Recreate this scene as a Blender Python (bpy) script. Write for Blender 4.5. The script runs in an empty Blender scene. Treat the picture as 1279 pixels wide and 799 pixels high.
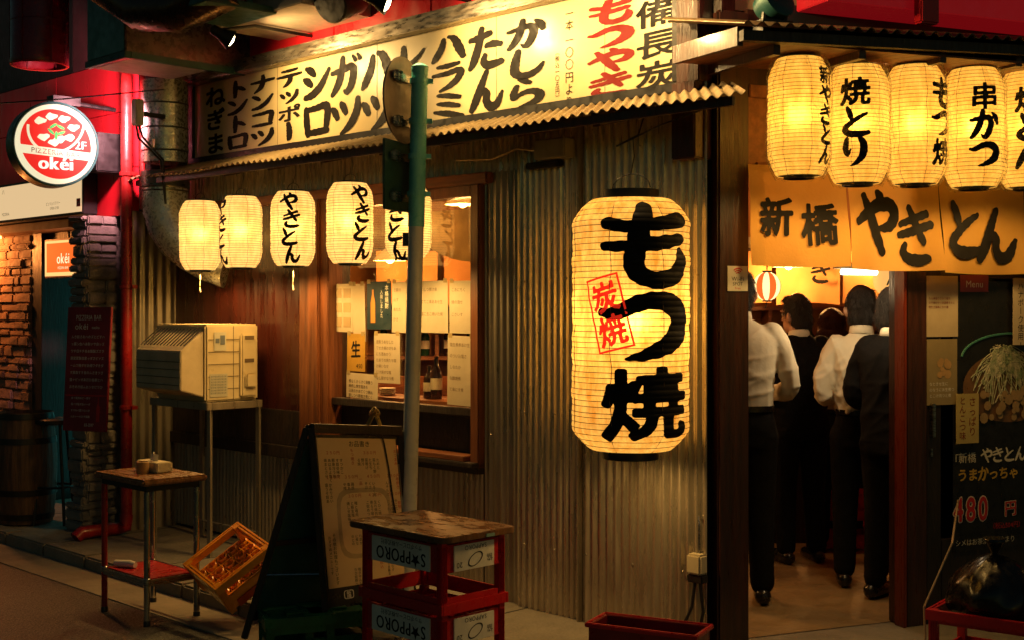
import bpy, bmesh, math, random
import numpy as np
from mathutils import Vector, Matrix

random.seed(7)
rng = np.random.default_rng(11)
SC = bpy.context.scene
COL = SC.collection
R = math.radians

# ------------------------------------------------------------------ camera
CZ, FPX, HX, HY = 1.6, 1600.0, 639.5, 385.0
cam = bpy.data.cameras.new('camera')
cam.sensor_width = 36.0
cam.lens = 36.0 * FPX / 1279.0
cam.shift_y = -(399.5 - HY) / 1279.0
cam.clip_end = 500
camo = bpy.data.objects.new('camera', cam)
camo.location = (0, 0, CZ)
camo.rotation_euler = (R(90), 0, 0)
COL.objects.link(camo)
SC.camera = camo

# ------------------------------------------------------------------ world: night sky, faint city glow
w = bpy.data.worlds.new('World'); SC.world = w; w.use_nodes = True
nt = w.node_tree
bg = nt.nodes['Background']
sky = nt.nodes.new('ShaderNodeTexSky'); sky.sky_type = 'NISHITA'; sky.sun_disc = False
sky.sun_elevation = R(1.5); sky.sun_rotation = R(150)
mixn = nt.nodes.new('ShaderNodeMix'); mixn.data_type = 'RGBA'; mixn.blend_type = 'MULTIPLY'
mixn.inputs['Factor'].default_value = 1.0
nt.links.new(sky.outputs[0], mixn.inputs['A'])
mixn.inputs['B'].default_value = (0.48, 0.82, 0.90, 1)
nt.links.new(mixn.outputs['Result'], bg.inputs['Color'])
bg.inputs['Strength'].default_value = 0.038

SC.view_settings.view_transform = 'Standard'
SC.view_settings.look = 'None'
SC.view_settings.exposure = 0.28
SC.view_settings.gamma = 1.0
SC.view_settings.use_curve_mapping = False
SC.render.engine = 'CYCLES'
SC.cycles.use_denoising = True
SC.cycles.max_bounces = 6
SC.cycles.diffuse_bounces = 3
SC.cycles.glossy_bounces = 3
SC.cycles.transmission_bounces = 4
SC.cycles.transparent_max_bounces = 12
SC.cycles.sample_clamp_indirect = 4.0
SC.cycles.caustics_reflective = False
SC.cycles.caustics_refractive = False
SC.cycles.use_light_tree = True

# ------------------------------------------------------------------ frames of the two facades
class Frame:
    """local x runs right along a facade, y into it, z up; px() unprojects a photo pixel onto the plane y = const"""
    def __init__(s, ox, oy, th):
        s.ox, s.oy, s.th, s.c, s.s = ox, oy, th, math.cos(th), math.sin(th)
    def px(s, px, py, y=0.0):
        k = (px - HX) / FPX
        Y = (y - s.s * s.ox + s.c * s.oy) / (-s.s * k + s.c)
        X = k * Y
        return ((X - s.ox) * s.c + (Y - s.oy) * s.s, CZ - (py - HY) / FPX * Y)
    def X(s, px, y=0.0): return s.px(px, 400, y)[0]
    def Z(s, px, py, y=0.0): return s.px(px, py, y)[1]
    def world(s, x, y, z): return Vector((s.ox + x * s.c - y * s.s, s.oy + x * s.s + y * s.c, z))
Y0 = 1.6 * 1600 / (0.2304 * (893 + 950)); X0 = (893 - HX) / FPX * Y0
FA = Frame(X0, Y0, math.atan2(-1600, 1589.5))      # long side under the big sign
FB = Frame(X0, Y0, R(22.5))                        # entrance side
FW = Frame(0, 0, 0)

# ------------------------------------------------------------------ materials
MATS = {}
def _n(nt, t, **kw):
    n = nt.nodes.new(t)
    for k, v in kw.items(): setattr(n, k, v)
    return n
def mat(name, col, rough=0.6, metal=0.0, col2=None, scale=6.0, stretch=(1, 1, 1), bump=0.0, bscale=None, dirt=0.25, emit=None, es=0.0,
        rvar=0.15, trans=0.0, spec=None, coat=0.0, contrast=0.5, detail=6):
    if name in MATS: return MATS[name]
    m = bpy.data.materials.new(name); m.use_nodes = True; MATS[name] = m
    nt = m.node_tree; p = nt.nodes['Principled BSDF']; L = nt.links.new
    tc = _n(nt, 'ShaderNodeTexCoord'); mp = _n(nt, 'ShaderNodeMapping'); mp.inputs['Scale'].default_value = stretch
    L(tc.outputs['Object'], mp.inputs['Vector'])
    no = _n(nt, 'ShaderNodeTexNoise'); no.inputs['Scale'].default_value = scale; no.inputs['Detail'].default_value = detail
    no.inputs['Roughness'].default_value = 0.62
    L(mp.outputs[0], no.inputs['Vector'])
    c2 = col2 if col2 else tuple(c * (1 - dirt) for c in col)
    mr = _n(nt, 'ShaderNodeMapRange'); mr.inputs['From Min'].default_value = 0.5 - 0.25 * contrast * 1.2; mr.inputs['From Max'].default_value = 0.5 + 0.25 * contrast * 1.2
    L(no.outputs['Fac'], mr.inputs['Value'])
    mx = _n(nt, 'ShaderNodeMix', data_type='RGBA'); mx.inputs['A'].default_value = (*c2, 1); mx.inputs['B'].default_value = (*col, 1)
    L(mr.outputs[0], mx.inputs['Factor']); L(mx.outputs['Result'], p.inputs['Base Color'])
    # worn blotches at a second scale
    n2 = _n(nt, 'ShaderNodeTexNoise'); n2.inputs['Scale'].default_value = scale * 3.1; n2.inputs['Detail'].default_value = 4
    L(mp.outputs[0], n2.inputs['Vector'])
    rr = _n(nt, 'ShaderNodeMapRange'); rr.inputs['To Min'].default_value = max(0.03, rough - rvar); rr.inputs['To Max'].default_value = min(1, rough + rvar)
    rr.inputs['From Min'].default_value = 0.3; rr.inputs['From Max'].default_value = 0.7
    L(n2.outputs['Fac'], rr.inputs['Value']); L(rr.outputs[0], p.inputs['Roughness'])
    p.inputs['Metallic'].default_value = metal
    if spec is not None: p.inputs['Specular IOR Level'].default_value = spec
    if coat: p.inputs['Coat Weight'].default_value = coat; p.inputs['Coat Roughness'].default_value = 0.12
    if bump:
        nb = _n(nt, 'ShaderNodeTexNoise'); nb.inputs['Scale'].default_value = bscale or scale * 4; nb.inputs['Detail'].default_value = 5
        L(mp.outputs[0], nb.inputs['Vector'])
        b = _n(nt, 'ShaderNodeBump'); b.inputs['Strength'].default_value = bump; b.inputs['Distance'].default_value = 0.01
        L(nb.outputs['Fac'], b.inputs['Height']); L(b.outputs[0], p.inputs['Normal'])
    if emit is not None:
        p.inputs['Emission Color'].default_value = (*emit, 1); p.inputs['Emission Strength'].default_value = es
    if trans:
        out = nt.nodes['Material Output']; t = _n(nt, 'ShaderNodeBsdfTranslucent'); ms = _n(nt, 'ShaderNodeMixShader')
        L(mx.outputs['Result'], t.inputs['Color']); ms.inputs[0].default_value = trans
        L(p.outputs[0], ms.inputs[1]); L(t.outputs[0], ms.inputs[2]); L(ms.outputs[0], out.inputs['Surface'])
    return m
def glass(name, tint=(1, 1, 1), ior=1.7, rough=0.02, film=0.0):
    if name in MATS: return MATS[name]
    m = bpy.data.materials.new(name); m.use_nodes = True; MATS[name] = m
    nt = m.node_tree; L = nt.links.new; out = nt.nodes['Material Output']
    nt.nodes.remove(nt.nodes['Principled BSDF'])
    t = _n(nt, 'ShaderNodeBsdfTransparent'); t.inputs[0].default_value = (*tint, 1)
    g = _n(nt, 'ShaderNodeBsdfGlossy'); g.inputs['Roughness'].default_value = rough
    f = _n(nt, 'ShaderNodeFresnel'); ge = _n(nt, 'ShaderNodeNewGeometry'); im = _n(nt, 'ShaderNodeMapRange')   # thin sheet: same reflection from both sides
    im.inputs['To Min'].default_value = ior; im.inputs['To Max'].default_value = 1 / ior; L(ge.outputs['Backfacing'], im.inputs['Value']); L(im.outputs[0], f.inputs[0])
    ms = _n(nt, 'ShaderNodeMixShader')
    tc = _n(nt, 'ShaderNodeTexCoord')
    if film:
        no = _n(nt, 'ShaderNodeTexNoise'); no.inputs['Scale'].default_value = 26; no.inputs['Detail'].default_value = 3; no.inputs['Distortion'].default_value = 1.5
        L(tc.outputs['Object'], no.inputs['Vector'])
        b = _n(nt, 'ShaderNodeBump'); b.inputs['Strength'].default_value = film; b.inputs['Distance'].default_value = 0.02
        L(no.outputs['Fac'], b.inputs['Height']); L(b.outputs[0], g.inputs['Normal']); L(b.outputs[0], f.inputs['Normal'])
    L(f.outputs[0], ms.inputs[0]); L(t.outputs[0], ms.inputs[1]); L(g.outputs[0], ms.inputs[2]); L(ms.outputs[0], out.inputs['Surface'])
    return m
def glow(name, col, s, dark=None, scale=4.0):
    """something that itself gives off light"""
    if name in MATS: return MATS[name]
    m = bpy.data.materials.new(name); m.use_nodes = True; MATS[name] = m
    nt = m.node_tree; p = nt.nodes['Principled BSDF']
    p.inputs['Base Color'].default_value = (*[min(.8, c) * .3 for c in col], 1); p.inputs['Roughness'].default_value = 0.6; p.inputs['Specular IOR Level'].default_value = .1
    p.inputs['Emission Color'].default_value = (*col, 1); p.inputs['Emission Strength'].default_value = s
    tc = _n(nt, 'ShaderNodeTexCoord'); no = _n(nt, 'ShaderNodeTexNoise'); no.inputs['Scale'].default_value = scale
    nt.links.new(tc.outputs['Object'], no.inputs['Vector'])
    b = _n(nt, 'ShaderNodeBump'); b.inputs['Strength'].default_value = 0.1; nt.links.new(no.outputs['Fac'], b.inputs['Height']); nt.links.new(b.outputs[0], p.inputs['Normal'])
    return m
def lantern_paper(name, col, trn, es, vein=0.25):
    """oiled paper over a lamp: lets the bulb's light through and glows itself"""
    if name in MATS: return MATS[name]
    m = bpy.data.materials.new(name); m.use_nodes = True; MATS[name] = m
    nt = m.node_tree; L = nt.links.new; out = nt.nodes['Material Output']
    nt.nodes.remove(nt.nodes['Principled BSDF'])
    tc = _n(nt, 'ShaderNodeTexCoord'); mp = _n(nt, 'ShaderNodeMapping'); mp.inputs['Scale'].default_value = (2.2, 2.2, 0.7)
    L(tc.outputs['Object'], mp.inputs['Vector'])
    no = _n(nt, 'ShaderNodeTexNoise'); no.inputs['Scale'].default_value = 9; no.inputs['Detail'].default_value = 8; no.inputs['Roughness'].default_value = 0.7
    L(mp.outputs[0], no.inputs['Vector'])
    mr = _n(nt, 'ShaderNodeMapRange'); mr.inputs['From Min'].default_value = .33; mr.inputs['From Max'].default_value = .6
    L(no.outputs['Fac'], mr.inputs['Value'])
    mx = _n(nt, 'ShaderNodeMix', data_type='RGBA')
    mx.inputs['A'].default_value = (col[0] * (1 - vein * .5), col[1] * (1 - vein), col[2] * (1 - vein * 1.5), 1); mx.inputs['B'].default_value = (*col, 1)
    L(mr.outputs[0], mx.inputs['Factor'])
    t0 = _n(nt, 'ShaderNodeBsdfTranslucent'); L(mx.outputs['Result'], t0.inputs['Color'])
    rf = _n(nt, 'ShaderNodeBsdfRefraction'); L(mx.outputs['Result'], rf.inputs['Color']); rf.inputs['Roughness'].default_value = 1.0; rf.inputs['IOR'].default_value = 1.3
    t = _n(nt, 'ShaderNodeMixShader'); t.inputs[0].default_value = .34; L(t0.outputs[0], t.inputs[1]); L(rf.outputs[0], t.inputs[2])
    d = _n(nt, 'ShaderNodeBsdfDiffuse'); L(mx.outputs['Result'], d.inputs['Color'])
    e = _n(nt, 'ShaderNodeEmission'); L(mx.outputs['Result'], e.inputs['Color']); e.inputs['Strength'].default_value = es
    ms = _n(nt, 'ShaderNodeMixShader'); ms.inputs[0].default_value = trn
    L(d.outputs[0], ms.inputs[1]); L(t.outputs[0], ms.inputs[2])
    ad = _n(nt, 'ShaderNodeAddShader'); L(ms.outputs[0], ad.inputs[0]); L(e.outputs[0], ad.inputs[1]); L(ad.outputs[0], out.inputs['Surface'])
    return m

M_INK = mat('black_ink', (.012, .010, .009), .6, dirt=.4, spec=.15)
M_REDINK = mat('red_ink', (.60, .02, .02), .5)
M_DKRED = mat('dark_red_ink', (.22, .012, .010), .6, spec=.15)
M_GLOWRED = lantern_paper('red_ink_on_lit_paper', (.85, .03, .012), .5, .55)
M_WHITEINK = mat('white_ink', (.88, .84, .76), .6)
M_GOLDINK = mat('gold_ink', (.65, .38, .05), .5)
M_GREENINK = mat('green_ink', (.05, .40, .10), .5)
M_DARKWOOD = mat('dark_stained_wood', (.060, .016, .008), .42, col2=(.022, .007, .004), scale=5, stretch=(6, 6, .5), bump=.25, coat=.15)
M_BLACKWOOD = mat('blackened_wood', (.022, .012, .009), .5, col2=(.009, .006, .005), scale=6, stretch=(5, 5, .6), bump=.3)
M_REDWOOD = mat('red_brown_lacquer_board', (.050, .010, .006), .33, col2=(.026, .006, .004), scale=3, stretch=(3, 3, .4), bump=.06, coat=.2)
M_WOOD = mat('warm_timber', (.19, .062, .020), .45, col2=(.08, .024, .008), scale=4, stretch=(7, 7, .5), bump=.25)
M_WOODX = mat('warm_timber_lengthwise', (.25, .085, .026), .45, col2=(.10, .03, .010), scale=4, stretch=(.5, 7, 7), bump=.25)
M_PLY = mat('orange_plywood', (.30, .105, .035), .5, col2=(.17, .055, .018), scale=4, stretch=(.6, 6, 6), bump=.15)
M_TOP = mat('worn_table_wood', (.30, .13, .045), .32, col2=(.10, .038, .014), scale=4, stretch=(1, 5, 1), bump=.3, rvar=.2, contrast=.8)
M_GALV = mat('galvanised_sheet', (.70, .63, .51), .29, metal=.72, col2=(.36, .29, .21), scale=3, stretch=(3, 3, .35), bump=.22, bscale=22, rvar=.13, contrast=1.2)
M_GALVDK = mat('grimy_galvanised_sheet', (.50, .44, .35), .36, metal=.7, col2=(.20, .16, .11), scale=2.4, stretch=(3, 3, .3), bump=.12, bscale=30, contrast=1.2)
M_DUCT = mat('spangled_zinc_duct', (.74, .76, .72), .30, metal=.65, col2=(.42, .43, .41), scale=16, bump=.1, bscale=40, contrast=.9)
M_STEEL = mat('brushed_steel', (.45, .44, .42), .28, metal=1.0, scale=5, stretch=(1, 1, 20), dirt=.35)
M_CHROME = mat('chrome_leg', (.55, .54, .5), .16, metal=1.0, dirt=.3)
M_BLACKMETAL = mat('black_metal', (.018, .017, .017), .42, metal=.3, dirt=.4)
M_BLACKPL = mat('black_plastic', (.014, .014, .015), .38, dirt=.3)
M_REDWALL = mat('red_painted_panel', (.62, .014, .026), .36, col2=(.46, .010, .018), scale=2.5, stretch=(1, 1, .5), bump=.05)
M_REDPIPE = mat('red_painted_pipe', (.36, .012, .012), .35, col2=(.22, .01, .01), scale=7)
M_REDPL = mat('red_crate_plastic', (.58, .014, .014), .34, col2=(.42, .010, .010), scale=5, rvar=.12)
M_ORPL = mat('orange_crate_plastic', (.92, .36, .022), .28, col2=(.80, .27, .015), scale=6)
M_GRPL = mat('green_crate_plastic', (.012, .16, .055), .36, col2=(.008, .09, .035), scale=6)
M_PAPER = mat('white_paper', (.68, .62, .48), .8, col2=(.60, .53, .38), scale=5, trans=.45)
M_PAPERW = mat('plain_paper', (.74, .70, .60), .75, scale=4, dirt=.12)
M_CREAM = mat('cream_enamel', (.62, .55, .38), .42, col2=(.44, .37, .24), scale=3.5, bump=.04, contrast=1.0)
M_CREAMDK = mat('cream_louvre', (.52, .42, .26), .5, col2=(.36, .29, .18), scale=4)
M_CONC = mat('worn_concrete', (.30, .26, .20), .75, col2=(.10, .085, .07), scale=3.4, bump=.8, bscale=38, contrast=1.4, detail=10)
M_ASPH = mat('dark_asphalt', (.10, .09, .075), .5, col2=(.016, .015, .014), scale=32, bump=1.0, bscale=70, rvar=.32, contrast=1.3, detail=10)
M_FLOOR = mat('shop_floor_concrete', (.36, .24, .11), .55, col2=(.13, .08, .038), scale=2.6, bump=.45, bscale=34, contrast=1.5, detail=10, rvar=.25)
M_POLE = mat('teal_lit_pole', (.20, .64, .58), .28, col2=(.13, .50, .45), scale=5, dirt=.3)  # teal street light on the upper pole is put into this colour
M_POLEW = mat('lantern_lit_pole', (.66, .68, .62), .35, col2=(.50, .52, .47), scale=5)  # lantern light on the lower pole is put into this paler colour
M_SIGNBACK = mat('grey_sign_back', (.22, .18, .15), .45, metal=.5, col2=(.13, .11, .10), scale=6)
M_TEALDARK = mat('dark_teal_metal', (.022, .10, .095), .45, metal=.2, dirt=.4)
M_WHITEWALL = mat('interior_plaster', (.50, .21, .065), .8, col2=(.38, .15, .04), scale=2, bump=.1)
M_SKIN = mat('skin', (.52, .27, .16), .5, dirt=.12, scale=20)
M_HAIR = mat('black_hair', (.012, .009, .008), .42, stretch=(14, 14, 2), scale=12, bump=.8, bscale=50)
M_HAIRBR = mat('dark_brown_hair', (.050, .012, .008), .5, spec=.2, stretch=(14, 14, 2), scale=12, bump=.8, bscale=50)
M_SHIRT = mat('white_shirt_cotton', (.70, .64, .50), .8, dirt=.08, scale=9, bump=.5, bscale=11)
M_SUIT = mat('black_suit_wool', (.007, .0065, .007), .85, spec=.1, dirt=.3, scale=30)
M_TROUSER = mat('charcoal_trousers', (.008, .0075, .008), .85, spec=.1, dirt=.3, scale=30)
M_SHOE = mat('black_shoe_leather', (.012, .010, .009), .25)
M_GLASS = glass('window_glass', (.98, .96, .90), 1.75)
M_GLASSDK = glass('dark_door_glass', (.55, .5, .45), 1.5)
M_FILM = glass('clear_plastic_wrap', (.985, .98, .95), 1.35, .12, .9)
M_BOTTLE = mat('brown_bottle_glass', (.030, .010, .004), .08, dirt=.2, coat=.5)
M_PAPER1 = lantern_paper('lantern_paper', (1.0, .70, .24), .7, .58, .3)
M_PAPER2 = lantern_paper('amber_lantern_paper', (1.0, .64, .12), .7, .46, .35)
M_PAPER3 = lantern_paper('big_lantern_paper', (1.0, .65, .15), .7, .40, .5)
M_RIB = mat('bamboo_hoop', (.35, .17, .05), .6)

# ------------------------------------------------------------------ mesh builder
class MB:
    def __init__(s): s.v = []; s.f = []; s.mi = []
    def add(s, vs, fs, mi=0):
        b = len(s.v); s.v += [tuple(v) for v in vs]; s.f += [tuple(i + b for i in f) for f in fs]; s.mi += [mi] * len(fs); return s
    def box(s, x0, x1, y0, y1, z0, z1, mi=0, xf=None):
        vs = [(x, y, z) for z in (z0, z1) for y in (y0, y1) for x in (x0, x1)]
        if xf: vs = [xf(Vector(v)) for v in vs]
        return s.add(vs, [(0, 2, 3, 1), (4, 5, 7, 6), (0, 1, 5, 4), (1, 3, 7, 5), (3, 2, 6, 7), (2, 0, 4, 6)], mi)
    def hexa(s, c, mi=0):
        return s.add(c, [(0, 3, 2, 1), (4, 5, 6, 7), (0, 1, 5, 4), (1, 2, 6, 5), (2, 3, 7, 6), (3, 0, 4, 7)], mi)
    def beam(s, a, b, wd, ht, mi=0, up=(0, 0, 1)):
        a, b = Vector(a), Vector(b); d = (b - a).normalized(); u = Vector(up)
        if abs(d.dot(u)) > .95: u = Vector((0, 1, 0))
        sd = d.cross(u).normalized() * wd / 2; u2 = sd.cross(d).normalized() * ht / 2
        c = [a - sd - u2, a + sd - u2, a + sd + u2, a - sd + u2, b - sd - u2, b + sd - u2, b + sd + u2, b - sd + u2]
        return s.hexa(c, mi)
    def tube(s, pts, r, seg=10, caps=True, mi=0):
        pts = [Vector(p) for p in pts]; n = len(pts); rs = r if isinstance(r, (list, tuple)) else [r] * n
        vs, fs = [], []; prev = None
        for i, p in enumerate(pts):
            d = (pts[min(i + 1, n - 1)] - pts[max(i - 1, 0)]).normalized()
            if prev is None:
                u = Vector((0, 0, 1)) if abs(d.z) < .9 else Vector((1, 0, 0))
                a = d.cross(u).normalized()
            else:
                a = (prev - d * prev.dot(d)).normalized()
            prev = a; b = d.cross(a)
            for k in range(seg):
                t = 2 * math.pi * k / seg; vs.append(p + (a * math.cos(t) + b * math.sin(t)) * rs[i])
        for i in range(n - 1):
            for k in range(seg):
                k2 = (k + 1) % seg; fs.append((i * seg + k, i * seg + k2, (i + 1) * seg + k2, (i + 1) * seg + k))
        if caps: fs.append(tuple(range(seg - 1, -1, -1))); fs.append(tuple((n - 1) * seg + k for k in range(seg)))
        return s.add(vs, fs, mi)
    def lathe(s, prof, c=(0, 0, 0), seg=24, caps=True, mi=0, axis=None):
        vs, fs = [], []; n = len(prof)
        if axis is not None:
            ax = Vector(axis).normalized(); q = Vector((0, 0, 1)).rotation_difference(ax).to_matrix()
        for r, z in prof:
            for k in range(seg):
                t = 2 * math.pi * k / seg; v = Vector((r * math.cos(t), r * math.sin(t), z))
                if axis is not None: v = q @ v
                vs.append(v + Vector(c))
        for i in range(n - 1):
            for k in range(seg):
                k2 = (k + 1) % seg; fs.append((i * seg + k, i * seg + k2, (i + 1) * seg + k2, (i + 1) * seg + k))
        if caps: fs.append(tuple(range(seg - 1, -1, -1))); fs.append(tuple((n - 1) * seg + k for k in range(seg)))
        return s.add(vs, fs, mi)
    def prism(s, poly, y0, y1, mi=0):           # poly in (x,z), extruded along y
        n = len(poly); vs = [(x, y0, z) for x, z in poly] + [(x, y1, z) for x, z in poly]
        fs = [tuple(range(n)), tuple(range(2 * n - 1, n - 1, -1))] + [(i, n + i, n + (i + 1) % n, (i + 1) % n) for i in range(n)]
        return s.add(vs, fs, mi)
    def grid(s, fn, nu, nv, mi=0, closed=False):
        vs = [fn(i / nu, j / nv) for j in range(nv + 1) for i in range(nu + 1)]
        fs = [(j * (nu + 1) + i, j * (nu + 1) + i + 1, (j + 1) * (nu + 1) + i + 1, (j + 1) * (nu + 1) + i) for j in range(nv) for i in range(nu)]
        return s.add(vs, fs, mi)
    def sheet(s, fn, nu, nv, th=(0, .002, 0), mi=0):
        t = Vector(th)
        s.grid(fn, nu, nv, mi); s.grid(lambda u, v: Vector(fn(1 - u, v)) + t, nu, nv, mi)
        e = lambda u, v: fn(u, v)
        s.grid(lambda a, b: Vector(fn(a, 0)) + t * (1 - b), nu, 1, mi); s.grid(lambda a, b: Vector(fn(1 - a, 1)) + t * (1 - b), nu, 1, mi)
        s.grid(lambda a, b: Vector(fn(0, 1 - a)) + t * (1 - b), nv, 1, mi); s.grid(lambda a, b: Vector(fn(1, a)) + t * (1 - b), nv, 1, mi)
        return s
    def xform(s, fn, start=0):
        s.v[start:] = [tuple(fn(Vector(v))) for v in s.v[start:]]; return s
    def mesh(s, name, off=(0, 0, 0), smooth=False, bevel=0, angle=35, fixn=True):
        me = bpy.data.meshes.new(name); o = off
        me.from_pydata([(x - o[0], y - o[1], z - o[2]) for x, y, z in s.v], [], s.f)
        me.polygons.foreach_set('material_index', s.mi)
        if fixn or bevel:
            bm = bmesh.new(); bm.from_mesh(me)
            if fixn: bmesh.ops.recalc_face_normals(bm, faces=bm.faces)
            if bevel:
                ed = [e for e in bm.edges if len(e.link_faces) == 2 and e.calc_face_angle(0) > R(50)]
                bmesh.ops.bevel(bm, geom=ed, offset=bevel, segments=2, affect='EDGES', clamp_overlap=True)
            bm.to_mesh(me); bm.free()
        if smooth:
            me.polygons.foreach_set('use_smooth', [True] * len(me.polygons))
            if angle < 180: me.set_sharp_from_angle(angle=R(angle))
        me.update(); return me

def thing(name, label, cat, fr=FW, base=(0, 0, 0), group=None, kind=None):
    o = bpy.data.objects.new(name, None); COL.objects.link(o); o.empty_display_size = .1
    o.location = fr.world(*base); o.rotation_euler = (0, 0, fr.th)
    o['label'] = label; o['category'] = cat
    if group: o['group'] = group
    if kind: o['kind'] = kind
    BASE[o.name] = (fr, base); return o
BASE = {}
def part(name, mb, m, parent, label=None, smooth=False, bevel=0, angle=35, fixn=True):
    root = parent
    while root.parent: root = root.parent
    ms = m if isinstance(m, (list, tuple)) else [m]
    me = mb.mesh(name, BASE[root.name][1], smooth, bevel, angle, fixn)
    for q in ms: me.materials.append(q)
    o = bpy.data.objects.new(name, me); COL.objects.link(o); o.parent = parent
    if label: o['label'] = label
    return o
def solo(name, label, cat, mb, m, fr=FW, base=None, group=None, kind=None, smooth=False, bevel=0, angle=35, fixn=True):
    if base is None:
        xs = np.array(mb.v); base = (float(xs[:, 0].mean()), float(xs[:, 1].mean()), float(xs[:, 2].min()))
    ms = m if isinstance(m, (list, tuple)) else [m]
    me = mb.mesh(name, base, smooth, bevel, angle, fixn)
    for q in ms: me.materials.append(q)
    o = bpy.data.objects.new(name, me); COL.objects.link(o)
    o.location = fr.world(*base); o.rotation_euler = (0, 0, fr.th)
    if kind: o['kind'] = kind
    if label: o['label'] = label
    if cat: o['category'] = cat
    if group: o['group'] = group
    BASE[o.name] = (fr, base); return o
def lamp(name, parent, loc, energy, col, size=.05, kind='POINT', rot=None, spot=None, blend=.5):
    root = parent
    while root.parent: root = root.parent
    l = bpy.data.lights.new(name, kind); l.energy = energy; l.color = col
    if kind in ('POINT', 'SPOT'): l.shadow_soft_size = size
    if kind == 'AREA': l.shape = 'RECTANGLE'; l.size, l.size_y = size
    if kind == 'SPOT': l.spot_size = spot; l.spot_blend = blend
    o = bpy.data.objects.new(name, l); COL.objects.link(o); o.parent = parent
    b = BASE[root.name][1]; o.location = (loc[0] - b[0], loc[1] - b[1], loc[2] - b[2])
    if rot is not None: o.rotation_euler = Vector(rot).to_track_quat('-Z', 'Y').to_euler()
    return o
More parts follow.
